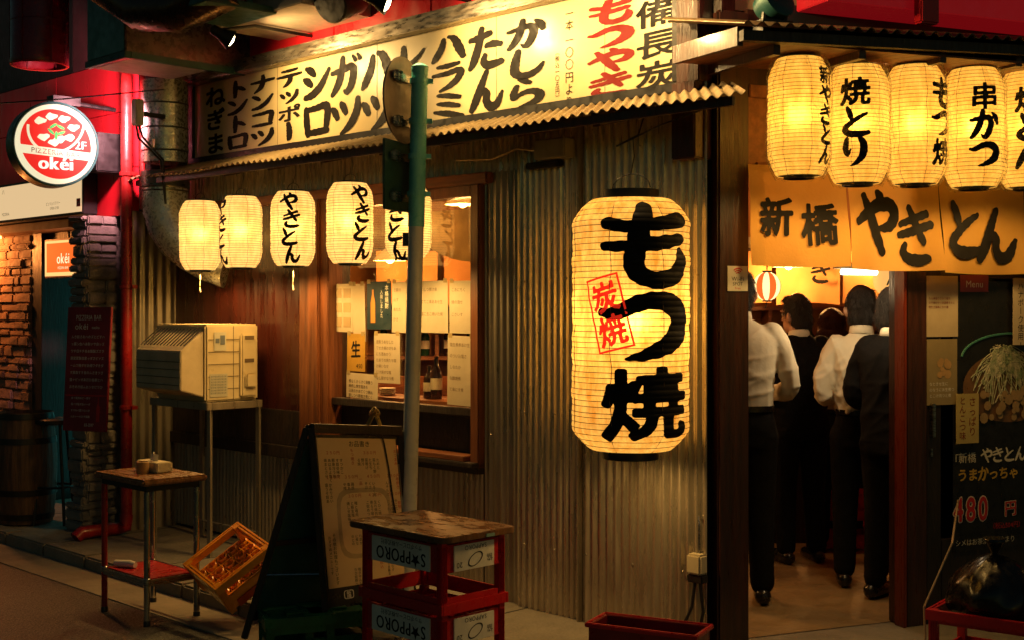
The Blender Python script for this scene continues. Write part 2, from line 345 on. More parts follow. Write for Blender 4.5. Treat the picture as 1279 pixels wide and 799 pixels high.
# ------------------------------------------------------------------ brush lettering
STROKES = {
 'も': [[(.47,1.0,.075),(.42,.72,.085),(.36,.36,.085),(.40,.13,.085),(.60,.05,.09),(.84,.12,.09),(.93,.30,.075),(.90,.45,.03)],
       [(.10,.80,.07),(.28,.76,.06),(.62,.80,.07),(.90,.86,.085)], [(.06,.50,.05),(.30,.50,.06),(.62,.54,.075),(.90,.60,.06)]],
 'つ': [[(.03,.66,.045),(.18,.66,.07),(.45,.80,.085),(.72,.80,.10),(.90,.62,.115),(.86,.38,.11),(.66,.20,.085),(.42,.09,.05),(.28,.06,.015)]],
 'や': [[(.03,.50,.05),(.25,.63,.07),(.55,.78,.085),(.85,.78,.09),(.95,.62,.085),(.84,.45,.075),(.62,.40,.04)],
       [(.52,1.0,.03),(.60,.92,.065),(.66,.82,.04)], [(.20,.92,.05),(.34,.66,.08),(.50,.32,.085),(.66,.02,.06)]],
 'き': [[(.10,.70,.045),(.40,.78,.055),(.82,.90,.06)], [(.06,.50,.05),(.42,.57,.065),(.92,.70,.06)],
       [(.36,1.0,.055),(.52,.75,.07),(.72,.42,.06),(.76,.36,.02)], [(.22,.32,.05),(.16,.18,.075),(.30,.07,.085),(.58,.04,.085),(.82,.08,.06)]],
 'と': [[(.26,.96,.055),(.34,.76,.075),(.40,.54,.05)], [(.86,.76,.04),(.62,.62,.06),(.34,.42,.07),(.18,.24,.08),(.28,.09,.09),(.58,.05,.09),(.92,.10,.06)]],
 'ん': [[(.52,.97,.055),(.36,.60,.08),(.20,.24,.085),(.08,.03,.045),(.22,.30,.04),(.40,.50,.06),(.52,.44,.075),(.52,.22,.08),(.64,.08,.085),(.82,.14,.075),(.96,.42,.03)]],
 'り': [[(.24,.92,.06),(.20,.62,.08),(.26,.40,.06),(.36,.56,.025)], [(.66,.98,.065),(.78,.70,.095),(.74,.36,.09),(.56,.12,.06),(.36,.01,.02)]],
 'か': [[(.05,.66,.05),(.34,.72,.07),(.60,.76,.08),(.70,.60,.085),(.64,.26,.085),(.50,.05,.07),(.38,.14,.02)], [(.42,1.0,.06),(.36,.62,.08),(.22,.26,.08),(.06,.04,.05)],
       [(.76,.92,.04),(.88,.78,.08),(.94,.58,.06)]],
 'た': [[(.06,.76,.05),(.30,.79,.07),(.62,.86,.06)], [(.38,1.0,.06),(.30,.62,.085),(.18,.26,.09),(.05,.04,.05)], [(.52,.56,.05),(.72,.58,.07),(.92,.54,.05)],
       [(.48,.32,.05),(.44,.16,.075),(.58,.06,.085),(.94,.10,.06)]],
 'し': [[(.30,.98,.06),(.24,.66,.085),(.20,.30,.095),(.30,.09,.10),(.55,.05,.095),(.80,.18,.075),(.95,.42,.03)]],
 'ら': [[(.34,1.0,.045),(.48,.92,.075),(.60,.84,.05)], [(.26,.76,.055),(.18,.50,.075),(.18,.32,.05),(.40,.48,.06),(.66,.52,.08),(.86,.38,.095),(.78,.16,.085),(.50,.04,.05),(.34,.02,.02)]],
 'ハ': [[(.36,.82,.055),(.30,.50,.085),(.14,.20,.085),(.04,.04,.04)], [(.52,.90,.045),(.68,.80,.08),(.82,.44,.10),(.94,.10,.07)]],
 'ツ': [[(.06,.72,.045),(.14,.62,.08),(.22,.46,.06)], [(.34,.84,.045),(.42,.74,.08),(.50,.58,.06)], [(.90,.90,.06),(.86,.58,.09),(.66,.24,.085),(.36,.02,.04)]],
 'ッ': [[(.16,.62,.045),(.22,.52,.07),(.28,.40,.05)], [(.40,.70,.045),(.46,.60,.07),(.52,.48,.05)], [(.82,.76,.05),(.78,.50,.075),(.62,.24,.07),(.38,.06,.035)]],
 'ガ': [[(.05,.62,.05),(.36,.66,.07),(.68,.72,.08),(.76,.56,.085),(.68,.22,.085),(.54,.05,.065),(.44,.12,.02)], [(.40,.98,.06),(.36,.62,.08),(.24,.28,.085),(.05,.03,.05)],
       [(.74,1.0,.03),(.82,.88,.05)], [(.90,1.02,.03),(.97,.90,.05)]],
 'シ': [[(.14,.92,.05),(.28,.84,.085),(.40,.72,.06)], [(.06,.62,.05),(.18,.55,.085),(.30,.44,.06)], [(.10,.10,.06),(.36,.16,.09),(.66,.40,.085),(.92,.80,.045)]],
 'ロ': [[(.12,.84,.06),(.14,.50,.085),(.18,.12,.07)], [(.12,.80,.06),(.48,.84,.07),(.84,.86,.085),(.86,.50,.085),(.80,.16,.06)], [(.18,.16,.06),(.50,.16,.075),(.84,.18,.07)]],
 'ラ': [[(.20,.90,.05),(.50,.90,.075),(.80,.94,.055)], [(.06,.60,.05),(.46,.62,.075),(.84,.68,.085),(.82,.44,.085),(.60,.18,.08),(.26,.00,.04)]],
 'ミ': [[(.20,.92,.045),(.50,.86,.075),(.82,.76,.06)], [(.20,.60,.045),(.50,.54,.075),(.80,.44,.06)], [(.10,.30,.045),(.48,.20,.085),(.90,.04,.07)]],
 'レ': [[(.24,.92,.06),(.24,.50,.085),(.22,.10,.08),(.50,.22,.075),(.74,.44,.06),(.92,.70,.03)]],
 'バ': [[(.32,.80,.055),(.28,.50,.085),(.14,.20,.085),(.04,.04,.04)], [(.48,.84,.045),(.64,.74,.08),(.80,.42,.10),(.92,.10,.07)], [(.72,1.0,.03),(.80,.88,.05)], [(.88,1.02,.03),(.95,.90,.05)]],
 'テ': [[(.22,.90,.05),(.50,.90,.075),(.80,.94,.055)], [(.03,.58,.05),(.48,.60,.08),(.96,.64,.06)], [(.54,.58,.06),(.52,.30,.085),(.36,.06,.06),(.24,.00,.02)]],
 'ナ': [[(.04,.62,.05),(.48,.64,.08),(.96,.68,.06)], [(.52,.98,.06),(.52,.60,.085),(.40,.24,.085),(.18,.02,.04)]],
 'ン': [[(.10,.86,.05),(.24,.76,.085),(.36,.62,.06)], [(.10,.10,.06),(.38,.16,.09),(.68,.42,.085),(.92,.82,.045)]],
 'コ': [[(.12,.80,.055),(.48,.82,.08),(.86,.86,.085),(.86,.50,.085),(.82,.14,.06)], [(.10,.14,.055),(.50,.14,.08),(.86,.16,.06)]],
 'ト': [[(.40,.98,.06),(.40,.55,.09),(.38,.04,.06)], [(.42,.64,.05),(.62,.54,.085),(.80,.40,.06)]],
 'ー': [[(.46,1.0,.07),(.50,.60,.09),(.50,.20,.085),(.46,.02,.05)]],
 '一': [[(.05,.50,.06),(.5,.52,.06),(.95,.58,.07)]],
 '〇': [[(.5,.92,.06),(.16,.75,.07),(.08,.45,.08),(.25,.12,.08),(.55,.06,.08),(.88,.25,.08),(.92,.6,.07),(.75,.88,.06),(.5,.92,.06)]],
}
def catmull(pts, n=7):
    P = [np.array(p, float) for p in pts]; out = []
    for i in range(len(P) - 1):
        p0, p1, p2, p3 = P[max(i - 1, 0)], P[i], P[i + 1], P[min(i + 2, len(P) - 1)]
        for t in np.linspace(0, 1, n, endpoint=False):
            out.append(.5 * ((2 * p1) + (-p0 + p2) * t + (2 * p0 - 5 * p1 + 4 * p2 - p3) * t * t + (-p0 + 3 * p1 - 3 * p2 + p3) * t ** 3))
    out.append(P[-1]); return np.array(out)
_fontcache = {}
def font_mesh(ch):
    if ch in _fontcache: return _fontcache[ch]
    cu = bpy.data.curves.new('t', 'FONT'); cu.body = ch; cu.size = 1; cu.resolution_u = 3
    o = bpy.data.objects.new('t', cu); COL.objects.link(o)
    me = bpy.data.meshes.new_from_object(o.evaluated_get(bpy.context.evaluated_depsgraph_get()))
    v = np.array([(p.co.x, p.co.y + .12) for p in me.vertices]).reshape(-1, 2); f = [tuple(p.vertices) for p in me.polygons]
    adv = 1.0 if ord(ch) > 0x2e00 else (float(v[:, 0].max()) + .07 if len(v) else .32)
    bpy.data.objects.remove(o); bpy.data.curves.remove(cu); bpy.data.meshes.remove(me)
    _fontcache[ch] = (v, f, adv); return _fontcache[ch]
_glyph = {}
def glyph(ch, N=64, bold=.03, lean=.05, fat=1.06):
    key = (ch, N, bold, fat)
    if key in _glyph: return _glyph[key]
    lo, hi = -.10, 1.12
    if ch in STROKES:
        g = np.linspace(lo, hi, N + 1); X, Y = np.meshgrid(g, g)
        F = np.full_like(X, -1.)
        for st in STROKES[ch]:
            c = catmull(st)
            for a, b in zip(c[:-1], c[1:]):
                d = b[:2] - a[:2]; L2 = max(d @ d, 1e-9)
                t = np.clip(((X - a[0]) * d[0] + (Y - a[1]) * d[1]) / L2, 0, 1)
                dist = np.hypot(X - a[0] - t * d[0], Y - a[1] - t * d[1])
                F = np.maximum(F, (a[2] + (b[2] - a[2]) * t) * fat - dist)
        F += .008 * np.sin(X * 37 + Y * 11) * np.sin(Y * 29 - X * 7)
    else:
        K = 2 * N; g = np.linspace(lo, hi, K + 1); X, Y = np.meshgrid(g, g)
        v, f, _ = font_mesh(ch); msk = np.zeros_like(X, bool)
        vv = v.copy(); vv[:, 1] += lean * (vv[:, 0] - .5)
        for poly in f:
            for k in range(1, len(poly) - 1):
                A, B, C = vv[poly[0]], vv[poly[k]], vv[poly[k + 1]]
                x0, x1 = np.searchsorted(g, [min(A[0], B[0], C[0]) - .01, max(A[0], B[0], C[0]) + .01]); y0, y1 = np.searchsorted(g, [min(A[1], B[1], C[1]) - .01, max(A[1], B[1], C[1]) + .01])
                xs, ys = X[y0:y1, x0:x1], Y[y0:y1, x0:x1]
                e = lambda P, Q: (Q[0] - P[0]) * (ys - P[1]) - (Q[1] - P[1]) * (xs - P[0])
                a, b, c = e(A, B), e(B, C), e(C, A)
                msk[y0:y1, x0:x1] |= ((a >= 0) & (b >= 0) & (c >= 0)) | ((a <= 0) & (b <= 0) & (c <= 0))
        r = bold * K / (hi - lo); D = msk.astype(float); ri = int(math.ceil(r))
        out = D.copy()
        for dy in range(-ri, ri + 1):
            for dx in range(-ri, ri + 1):
                if dx * dx + dy * dy <= r * r: out = np.maximum(out, np.roll(np.roll(D, dy, 0), dx, 1))
        for _ in range(4): out = (out + np.roll(out, 1, 0) + np.roll(out, -1, 0) + np.roll(out, 1, 1) + np.roll(out, -1, 1)) / 5
        F = (out - .5)[::2, ::2]; g = g[::2]; X, Y = np.meshgrid(g, g)
        F = F + .10 * np.sin(X * 17 + 2 * Y) * np.sin(Y * 13 - 3 * X)
    F = np.where(np.abs(F) < 1e-6, 1e-6, F)
    ins = F > 0; vid = {}; V = []; faces = []
    def cv(j, i):
        k = (0, j, i)
        if k not in vid: vid[k] = len(V); V.append((g[i], g[j]))
        return vid[k]
    def ev(j, i, j2, i2):
        if (j2, i2) < (j, i): j, i, j2, i2 = j2, i2, j, i
        k = (1, j, i, j2, i2)
        if k not in vid:
            t = F[j, i] / (F[j, i] - F[j2, i2]); vid[k] = len(V); V.append((g[i] + t * (g[i2] - g[i]), g[j] + t * (g[j2] - g[j])))
        return vid[k]
    cells = np.argwhere(ins[:-1, :-1] | ins[1:, :-1] | ins[:-1, 1:] | ins[1:, 1:])
    for j, i in cells:
        cs = [(j, i), (j, i + 1), (j + 1, i + 1), (j + 1, i)]; poly = []
        for a in range(4):
            p, q = cs[a], cs[(a + 1) % 4]
            if ins[p]: poly.append(cv(*p))
            if ins[p] != ins[q]: poly.append(ev(*p, *q))
        if len(poly) >= 3: faces.append(tuple(poly))
    _glyph[key] = (np.array(V), faces); return _glyph[key]
def brush(mb, ch, cx, cz, wd, ht, fn, N=64, bold=.03, rot=0.0, mi=0, flip=False, fat=1.06):
    """one brushed character centred at (cx, cz); fn(x, z) gives the 3-D point on the surface"""
    v, f = glyph(ch, N, bold, fat=fat)
    c, s = math.cos(rot), math.sin(rot); out = []
    for x, y in v:
        a, b = (x - .5) * wd, (y - .5) * ht
        if flip: a, b = -a, -b
        out.append(fn(cx + a * c - b * s, cz + a * s + b * c))
    mb.add(out, f, mi)
def flat(y): return lambda x, z: (x, y, z)
def text_h(mb, s, x, z, size, fn, gap=1.0, wid=1.0, centre=False, upside=False, mi=0):
    tot = sum(font_mesh(c)[2] * size * wid * gap for c in s)
    if centre: x -= tot / 2
    x0 = x
    for c in s:
        v, f, adv = font_mesh(c)
        if len(v):
            pts = [(x + a * size * wid, z + (b - .12) * size) for a, b in v]
            if upside: pts = [(2 * x0 + tot - a, 2 * z + .76 * size - b) for a, b in pts]
            mb.add([fn(a, b) for a, b in pts], f, mi)
        x += adv * size * wid * gap
def text_v(mb, s, x, z, size, fn, pitch=1.02, mi=0):
    for c in s:
        v, f, adv = font_mesh(c)
        z -= size * pitch
        if len(v):
            if c in 'ー（）()〜': mb.add([fn(x + (b - .5) * size, z + size - a * size) for a, b in v], f, mi)
            else: mb.add([fn(x + (a - adv / 2) * size, z + b * size) for a, b in v], f, mi)
# ------------------------------------------------------------------ setting
def conv(fr, to):
    def f(v):
        p = fr.world(v[0], v[1], v[2]); dx, dy = p.x - to.ox, p.y - to.oy
        return Vector((dx * to.c + dy * to.s, -dx * to.s + dy * to.c, p.z))
    return f
B2A, W2A = conv(FB, FA), conv(FW, FA)
def structure(name, mb, m, fr=FW, **kw):
    return solo(name, None, None, mb, m, fr, base=(0, 0, 0), kind='structure', **kw)
rd = MB(); rd.add([(-70, -30, -.08), (70, -30, -.08), (70, 90, -.08), (-70, 90, -.08)], [(0, 1, 2, 3)])
structure('road', rd, M_ASPH)
KY = -.93
def _cornerpt(y):            # where the kerb lines of both sides meet
    a = FA.world(0, y, 0); b = FB.world(0, y, 0); da = Vector((FA.c, FA.s)); db = Vector((FB.c, FB.s))
    A2 = np.array([[da.x, -db.x], [da.y, -db.y]]); t = np.linalg.solve(A2, [b.x - a.x, b.y - a.y]); return FA.world(t[0], y, 0)
pv = MB(); kc = _cornerpt(KY)
poly = [FA.world(-16, KY, 0), kc, FB.world(9, KY, 0), FB.world(9, .12, 0), FB.world(0, 0.12, 0), FA.world(-16, .6, 0)]
n = len(poly); vs = [(p.x, p.y, 0) for p in poly] + [(p.x, p.y, -.1) for p in poly]
pv.add(vs, [tuple(range(n))] + [(i, (i + 1) % n, n + (i + 1) % n, n + i) for i in range(n)])
structure('pavement', pv, M_CONC)
kb = MB()
for i in range(-27, 2):
    x0 = i * .6; kb.box(x0 + .004, x0 + .596, KY - .13, KY - .002, -.1, .006 + .004 * math.sin(i * 3.1))
structure('kerb', kb, M_CONC, FA, bevel=.012)
for i in range(-11, 1):
    jt = MB(); jt.box(i * 1.2 - .006, i * 1.2 + .006, KY + .004, -.03, -.01, .0016 + .0001 * i); structure('pavement_joint', jt, mat('dark_joint', (.035, .03, .026), .9), FA)
gt = MB(); gt.box(-16, 1.0, -1.36, KY - .13, -.2, -.074); structure('gutter', gt, mat('pale_gutter_concrete', (.30, .25, .18), .8, col2=(.15, .12, .09), scale=3, bump=.4, bscale=26, contrast=1.1), FA)
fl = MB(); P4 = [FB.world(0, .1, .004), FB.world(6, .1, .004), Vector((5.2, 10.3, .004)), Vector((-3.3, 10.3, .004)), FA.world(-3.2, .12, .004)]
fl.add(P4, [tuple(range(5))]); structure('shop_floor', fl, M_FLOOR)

# ------------------------------------------------------------------ izakaya building
IZ = thing('tavern_building', 'corrugated steel tavern with timber window and open corner entrance', 'building', FA, (0, 0, 0))
def corr(mb, x0, x1, z0, z1, y, pitch=.044, amp=.0075, per=6, wob=.0):
    n = max(2, int((x1 - x0) / pitch * per)); ph = random.random()
    mb.grid(lambda u, v: (x0 + (x1 - x0) * u, y - amp * (1 + math.sin(2 * math.pi * ((x0 + (x1 - x0) * u) / pitch + ph))) + wob * math.sin(5 * u + 3 * v), z0 + (z1 - z0) * v), n, 3)
    return mb
WX0, WX1, WZ0, WZ1 = -3.0, -1.574, .708, 2.31
core = MB()
core.box(-5.25, WX0, .012, .12, 0, 2.7); core.box(WX1, .03, .012, .12, 0, 2.7); core.box(WX0, WX1, .012, .12, 0, WZ0); core.box(WX0, WX1, .012, .12, WZ1, 2.7)
core.box(-5.25, .03, .012, .12, 2.7, 6.5)
part('wall_core', core, M_BLACKWOOD, IZ)
c1 = MB(); corr(c1, -5.15, -1.575, 0.02, WZ0 - .03, 0); part('corrugated_panel', c1, M_GALVDK, IZ, 'weathered corrugated panel low under the windows', smooth=True, angle=180)
c2 = MB(); corr(c2, -4.9, -1.25, 2.35, 2.66, 0); part('corrugated_panel', c2, M_GALV, IZ, 'corrugated band under the awning', smooth=True, angle=180)
c3 = MB(); corr(c3, -1.56, -1.25, 0, 2.36, 0, pitch=.05); part('corrugated_panel', c3, M_GALVDK, IZ, smooth=True, angle=180)
c4 = MB(); corr(c4, -1.262, -.78, -.02, 2.66, -.028, pitch=.044, amp=.013); part('corrugated_panel', c4, M_GALV, IZ, smooth=True, angle=180)
c5 = MB(); corr(c5, -.80, -.005, -.02, 2.66, -.036, pitch=.050, amp=.014); part('corrugated_panel', c5, M_GALV, IZ, 'widest corrugated sheet beside the corner post', smooth=True, angle=180)
e = MB(); e.box(-.812, -.796, -.074, -.03, -.02, 2.66); part('lap_strip', e, M_GALVDK, IZ, 'dark lap strip between two sheets', bevel=.003)
e = MB(); e.box(-1.275, -1.258, -.045, .012, 0, 2.66); part('corner_flashing', e, M_GALVDK, IZ, bevel=.004)
sc = MB()
for x0, x1, zs, y in ((-5.1, -3.1, (.12, .58), -.016), (-3.0, -1.6, (.14, .52), -.016), (-1.5, -1.3, (.3, .9, 1.5, 2.1), -.016), (-1.2, -.05, (.35, 1.05, 1.75, 2.4), -.058), (-4.8, -1.3, (2.42, 2.58), -.016)):
    for z in zs:
        x = x0
        while x < x1:
            sc.lathe([(.006, 0), (.006, .003), (.003, .006)], (x, y, z + random.uniform(-.01, .01)), 8, axis=(0, -1, 0)); x += random.choice((.264, .22, .308))
part('screw', sc, M_GALVDK, IZ, 'rows of screw heads').__setitem__('kind', 'stuff')
# dark red board bay on the left, timber post, lintel
b = MB(); b.box(-4.95, -3.235, -.008, .011, .93, 2.29); part('wall_panel', b, M_REDWOOD, IZ, 'glossy dark red board behind the lanterns')
b = MB(); b.box(-4.95, -4.90, -.05, -.009, .63, 2.30); b.box(-5.0, -3.235, -.06, -.009, .62, .70); b.box(-4.9, -3.235, -.035, -.009, .70, .93); part('board_frame', b, M_BLACKWOOD, IZ, bevel=.004)
b = MB(); b.box(-3.234, -3.03, -.075, .011, .70, 2.29); part('timber_post', b, M_WOOD, IZ, bevel=.008)
b = MB(); b.box(-5.0, -1.50, -.06, .011, 2.29, 2.352); part('lintel', b, M_WOODX, IZ, bevel=.006)
# window
wf = MB()
wf.box(-3.029, -2.945, -.055, .06, .71, 2.288); wf.box(-1.635, -1.566, -.055, .06, .71, 2.288); wf.box(-2.945, -1.635, -.05, .06, 2.225, 2.288)
WIN = part('window', wf, M_WOOD, IZ, 'timber framed tavern window hung with menus', bevel=.006)
g = MB(); g.box(-2.945, -1.635, .018, .022, 1.04, 2.225); part('pane', g, M_GLASS, WIN)
g = MB(); g.box(-2.945, -1.635, -.03, .03, .995, 1.04); g.box(-2.945, -1.635, .05, .11, .84, .995); part('frame_rail', g, M_BLACKWOOD, WIN, bevel=.004)
g = MB(); g.box(-3.03, -1.566, -.10, .06, .715, .745); g.box(-3.03, -1.566, -.06, .0, .68, .714); part('sill', g, M_BLACKWOOD, WIN, bevel=.005)
g = MB(); g.box(-2.5, -1.66, -.08, .05, .746, .775); part('serving_ledge', g, M_WOODX, WIN, bevel=.004)
g = MB(); g.box(-2.945, -1.635, .08, .11, .746, .84); part('apron_board', g, M_BLACKWOOD, WIN)
# red fascia above the big sign
b = MB(); x = -4.78
while x < .05:
    x1 = min(x + .93, .05); b.box(x + .004, x1 - .004, -.03, .011, 3.285, 6.4); x += .93
part('fascia_panel', b, M_REDWALL, IZ, 'glossy red panels above the big menu sign', bevel=.004)
# corner post and entrance (in the entrance frame)
b = MB(); b.box(.0, .172, -.03, .14, 0, 3.0); b.xform(B2A); part('corner_post', b, M_DARKWOOD, IZ, bevel=.01)
b = MB(); b.box(1.10, 1.235, -.02, .12, 0, 2.3); b.xform(B2A); part('door_post', b, M_DARKWOOD, IZ, bevel=.008)
b = MB(); b.box(1.083, 1.099, -.028, .05, 0, 2.3); b.xform(B2A); part('door_trim', b, mat('red_lit_door_trim', (.20, .028, .012), .35, scale=6, stretch=(8, 8, .5)), IZ, bevel=.003)
b = MB(); b.box(.173, 4.6, -.01, .12, 2.28, 2.62); b.box(.173, 4.6, -.03, -.011, 2.60, 2.66); b.box(.173, 4.6, -.045, .12, 2.24, 2.279); part_b = b; b.xform(B2A); part('header_board', b, M_PLY, IZ, bevel=.004)
b = MB(); b.box(.173, 4.6, -.008, .12, 2.66, 3.02); b.xform(B2A); part('header_board', b, M_DARKWOOD, IZ, 'dark timber board under the roof edge')
b = MB(); b.box(1.236, 1.33, -.01, .1, 0, 2.24); b.box(2.75, 2.85, -.01, .1, 0, 2.24); b.box(1.33, 2.75, -.01, .1, 0, .42); b.xform(B2A)
DOORW = part('glazed_screen', b, M_BLACKWOOD, IZ, 'dark glazed screen beside the entrance', bevel=.004)
b = MB(); b.box(1.33, 2.75, .035, .041, .42, 2.24); b.xform(B2A); part('pane', b, M_GLASSDK, DOORW)
b = MB(); b.box(1.33, 2.75, .10, .13, .0, 2.24); b.xform(B2A); part('back_panel', b, M_BLACKWOOD, DOORW)
b = MB(); b.box(1.252, 1.272, -.04, -.011, .95, 1.12); b.box(1.254, 1.270, -.022, -.011, .85, .89); b.xform(B2A); part('door_handle', b, M_STEEL, DOORW, bevel=.003)
b = MB(); b.box(2.85, 6, .0, .12, 0, 2.3); b.xform(B2A); part('side_wall', b, M_BLACKWOOD, IZ)
# little roof over the entrance: left return and long front edge
zr0, zr1 = FB.Z(932, 30, -.62), FB.Z(1279, 50, -.62)
xr0 = FB.X(932, -.62); slope = (zr1 - zr0) / (FB.X(1279, -.62) - xr0)
b = MB(); b.sheet(lambda u, v: (xr0 - .02 + 4.2 * u, -.64 + .70 * v, zr0 + slope * 4.2 * u + .16 * v + .010 * math.sin(4.2 * u * 2 * math.pi / .07)), 720, 2, (0, 0, -.004)); b.xform(B2A)
part('roof_sheet', b, mat('rusty_roof_sheet', (.20, .14, .07), .45, metal=.6, col2=(.12, .07, .035), scale=8, contrast=1.1), IZ, smooth=True, angle=60)
b = MB(); b.hexa([(xr0, -.60, zr0 - .065), (xr0 + 4.1, -.60, zr0 - .065 + slope * 4.1), (xr0 + 4.1, -.56, zr0 - .065 + slope * 4.1), (xr0, -.56, zr0 - .065), (xr0, -.60, zr0 - .02), (xr0 + 4.1, -.60, zr0 - .02 + slope * 4.1), (xr0 + 4.1, -.56, zr0 - .02 + slope * 4.1), (xr0, -.56, zr0 - .02)]); b.xform(B2A)
part('roof_fascia', b, M_BLACKWOOD, IZ)
b = MB(); b.beam((xr0 + .01, -.558, zr0 - .04), (xr0 + .01, -.01, zr0 - .02), .03, .08); b.xform(B2A); part('roof_side_board', b, M_DARKWOOD, IZ)
b = MB(); b.hexa([(xr0 + .03, -.556, zr0 - .055), (xr0 + 4.1, -.556, zr0 - .02), (xr0 + 4.1, -.012, zr0 - .02), (xr0 + .03, -.012, zr0 - .055), (xr0 + .03, -.556, zr0 - .045), (xr0 + 4.1, -.556, zr0 - .01), (xr0 + 4.1, -.012, zr0 - .01), (xr0 + .03, -.012, zr0 - .045)]); b.xform(B2A); part('soffit', b, M_WOODX, IZ)
for i in range(9):
    b = MB(); b.beam((xr0 + .2 + i * .45, -.55, zr0 - .080 + slope * .45 * i), (xr0 + .2 + i * .45, -.012, zr0 - .075 + slope * .45 * i), .035, .045); b.xform(B2A); part('rafter', b, M_DARKWOOD, IZ)
# upper storey over the entrance
b = MB(); b.box(-.12, 6, .03, .12, 3.02, 6.4); b.xform(B2A); part('upper_wall', b, M_CREAM, IZ, 'cream rendered wall above the entrance roof')
b = MB(); b.box(-.16, -.02, -.13, .011, 2.3, 2.66); b.box(-.155, -.02, -.1, .011, 2.66, 3.3); part('corner_bracket', b, M_DARKWOOD, IZ, bevel=.006)
b = MB(); b.box(-.018, .4, -.10, .02, 3.34, 6.4); part('corner_cladding', b, M_CREAM, IZ)
# inside
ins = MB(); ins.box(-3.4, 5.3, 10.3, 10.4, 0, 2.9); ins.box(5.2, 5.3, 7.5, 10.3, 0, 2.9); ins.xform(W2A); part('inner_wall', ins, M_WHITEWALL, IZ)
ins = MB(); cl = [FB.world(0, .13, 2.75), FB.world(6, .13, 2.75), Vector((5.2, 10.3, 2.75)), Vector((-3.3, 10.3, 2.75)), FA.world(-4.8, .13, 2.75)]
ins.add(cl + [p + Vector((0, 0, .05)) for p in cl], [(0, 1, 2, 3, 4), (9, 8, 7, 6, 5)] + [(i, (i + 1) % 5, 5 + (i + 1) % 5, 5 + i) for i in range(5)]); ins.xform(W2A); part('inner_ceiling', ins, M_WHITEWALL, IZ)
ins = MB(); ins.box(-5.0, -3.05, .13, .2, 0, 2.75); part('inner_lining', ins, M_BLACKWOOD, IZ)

# ------------------------------------------------------------------ awning
AW = thing('awning', 'rusty corrugated iron awning below the big menu sign', 'awning', FA, (-2.2, -.01, 2.5))
def awz(y): return 2.655 + (y / .46) * .145
b = MB(); b.sheet(lambda u, v: (-4.76 + (5.26 - .40 * v) * u, -.47 + .455 * v, awz(-.47 + .455 * v) + .009 * math.sin((-4.76 + 5.26 * u) * 2 * math.pi / .062) + .006 * math.sin(u * 31) * (1 - v)), 620, 2, (0, 0, -.003))
part('roof_sheet', b, mat('sun_bleached_rusty_iron', (.50, .40, .22), .5, metal=.35, col2=(.20, .115, .05), scale=7, bump=.1, contrast=1.2), AW, smooth=True, angle=60)
for q in ((-4.70, .40, -.43, -.40, 2.462, 2.503), (-4.70, -.02, -.035, -.012, 2.58, 2.63)):
    b = MB(); b.box(*q); part('batten', b, M_DARKWOOD, AW, bevel=.004)
for x in (-4.6, -4.1, -3.6, -3.1, -2.55, -2.0, -1.45, -.9, -.4):
    b = MB(); b.beam((x, -.395, 2.495), (x, -.012, 2.605), .045, .05); b.beam((x, -.39, 2.47), (x, -.2, 2.515), .045, .03); part('rafter', b, M_DARKWOOD, AW)

# ------------------------------------------------------------------ big menu sign
SG = thing('menu_sign', 'long cream sign of brushed black and red skewer names above the awning', 'sign', FA, (-2.35, -.05, 2.62))
sx0, sx1, sz0, sz1 = -4.50, -.185, 2.672, 3.185
b = MB(); b.box(sx0, sx1, -.075, -.012, sz0, sz1); part('sign_face', b, mat('cream_sign_face', (.68, .56, .31), .38, col2=(.56, .44, .22), scale=1.6, contrast=.9, rvar=.1), SG)
b = MB(); b.box(sx0 - .06, sx1 + .07, -.095, -.012, 2.622, sz0 - .001); b.box(sx0 - .06, sx0 - .001, -.095, -.012, sz0, sz1); b.box(sx1 + .001, sx1 + .07, -.095, -.012, sz0, sz1); part('sign_frame', b, M_BLACKMETAL, SG, bevel=.004)
b = MB(); b.box(sx0 - .07, sx1 + .08, -.16, -.012, sz1 + .001, 3.275); part('sign_cover', b, mat('greasy_steel_trim', (.34, .31, .26), .34, metal=.85, col2=(.15, .12, .09), scale=6, stretch=(.6, 3, 3)), SG, bevel=.005)
b = MB()
for x in (-3.47, -2.43, -1.40, -.62): b.box(x - .002, x + .002, -.0762, -.075, sz0, sz1)
part('panel_joint', b, mat('joint_shadow_gap', (.25, .20, .12), .6), SG)
def column(word, pl, pr, pt, pb, inkm, bold=.035, label=None, shrink=.93, N=64, fat=1.35):
    """one vertical word between photo columns pl..pr and rows pt..pb (at its middle)"""
    xa, xb = FA.X(pl, -.077), FA.X(pr, -.077); pm = (pl + pr) / 2; zt, zb = FA.Z(pm, pt, -.077), FA.Z(pm, pb, -.077)
    h = (zt - zb) / len(word); mb = MB()
    for i, ch in enumerate(word): brush(mb, ch, (xa + xb) / 2, zt - h * (i + .5), (xb - xa) * 1.04, h * shrink, flat(-.0775), N, bold, fat=fat)
    part('lettering', mb, inkm, SG, label, fixn=False)
column('ねぎま', 257, 281, 106, 194, M_INK); column('トントロ', 284, 310, 101, 188, M_INK); column('ナンコツ', 314, 342, 94, 182, M_INK)
column('テッポー', 347, 376, 86, 176, M_INK); column('シロ', 379, 413, 79, 174, M_INK); column('ガツ', 414, 450, 70, 169, M_INK); column('ハツ', 452, 491, 60, 164, M_INK)
column('レバー', 496, 532, 54, 154, M_INK); column('ハラミ', 540, 580, 42, 150, M_INK); column('たん', 586, 628, 34, 140, M_INK); column('かしら', 634, 680, 24, 134, M_INK)
column('もつやき', 736, 788, 1, 120, M_DKRED, label='red lettering'); column('備長炭', 794, 848, -4, 113, M_INK, bold=.020, N=96)
mb = MB(); xa = FA.X(711, -.077); zt = FA.Z(711, 10, -.077); sz = .058
text_v(mb, '一本', xa, zt, sz, flat(-.0775)); part('lettering', mb, M_INK, SG, fixn=False)
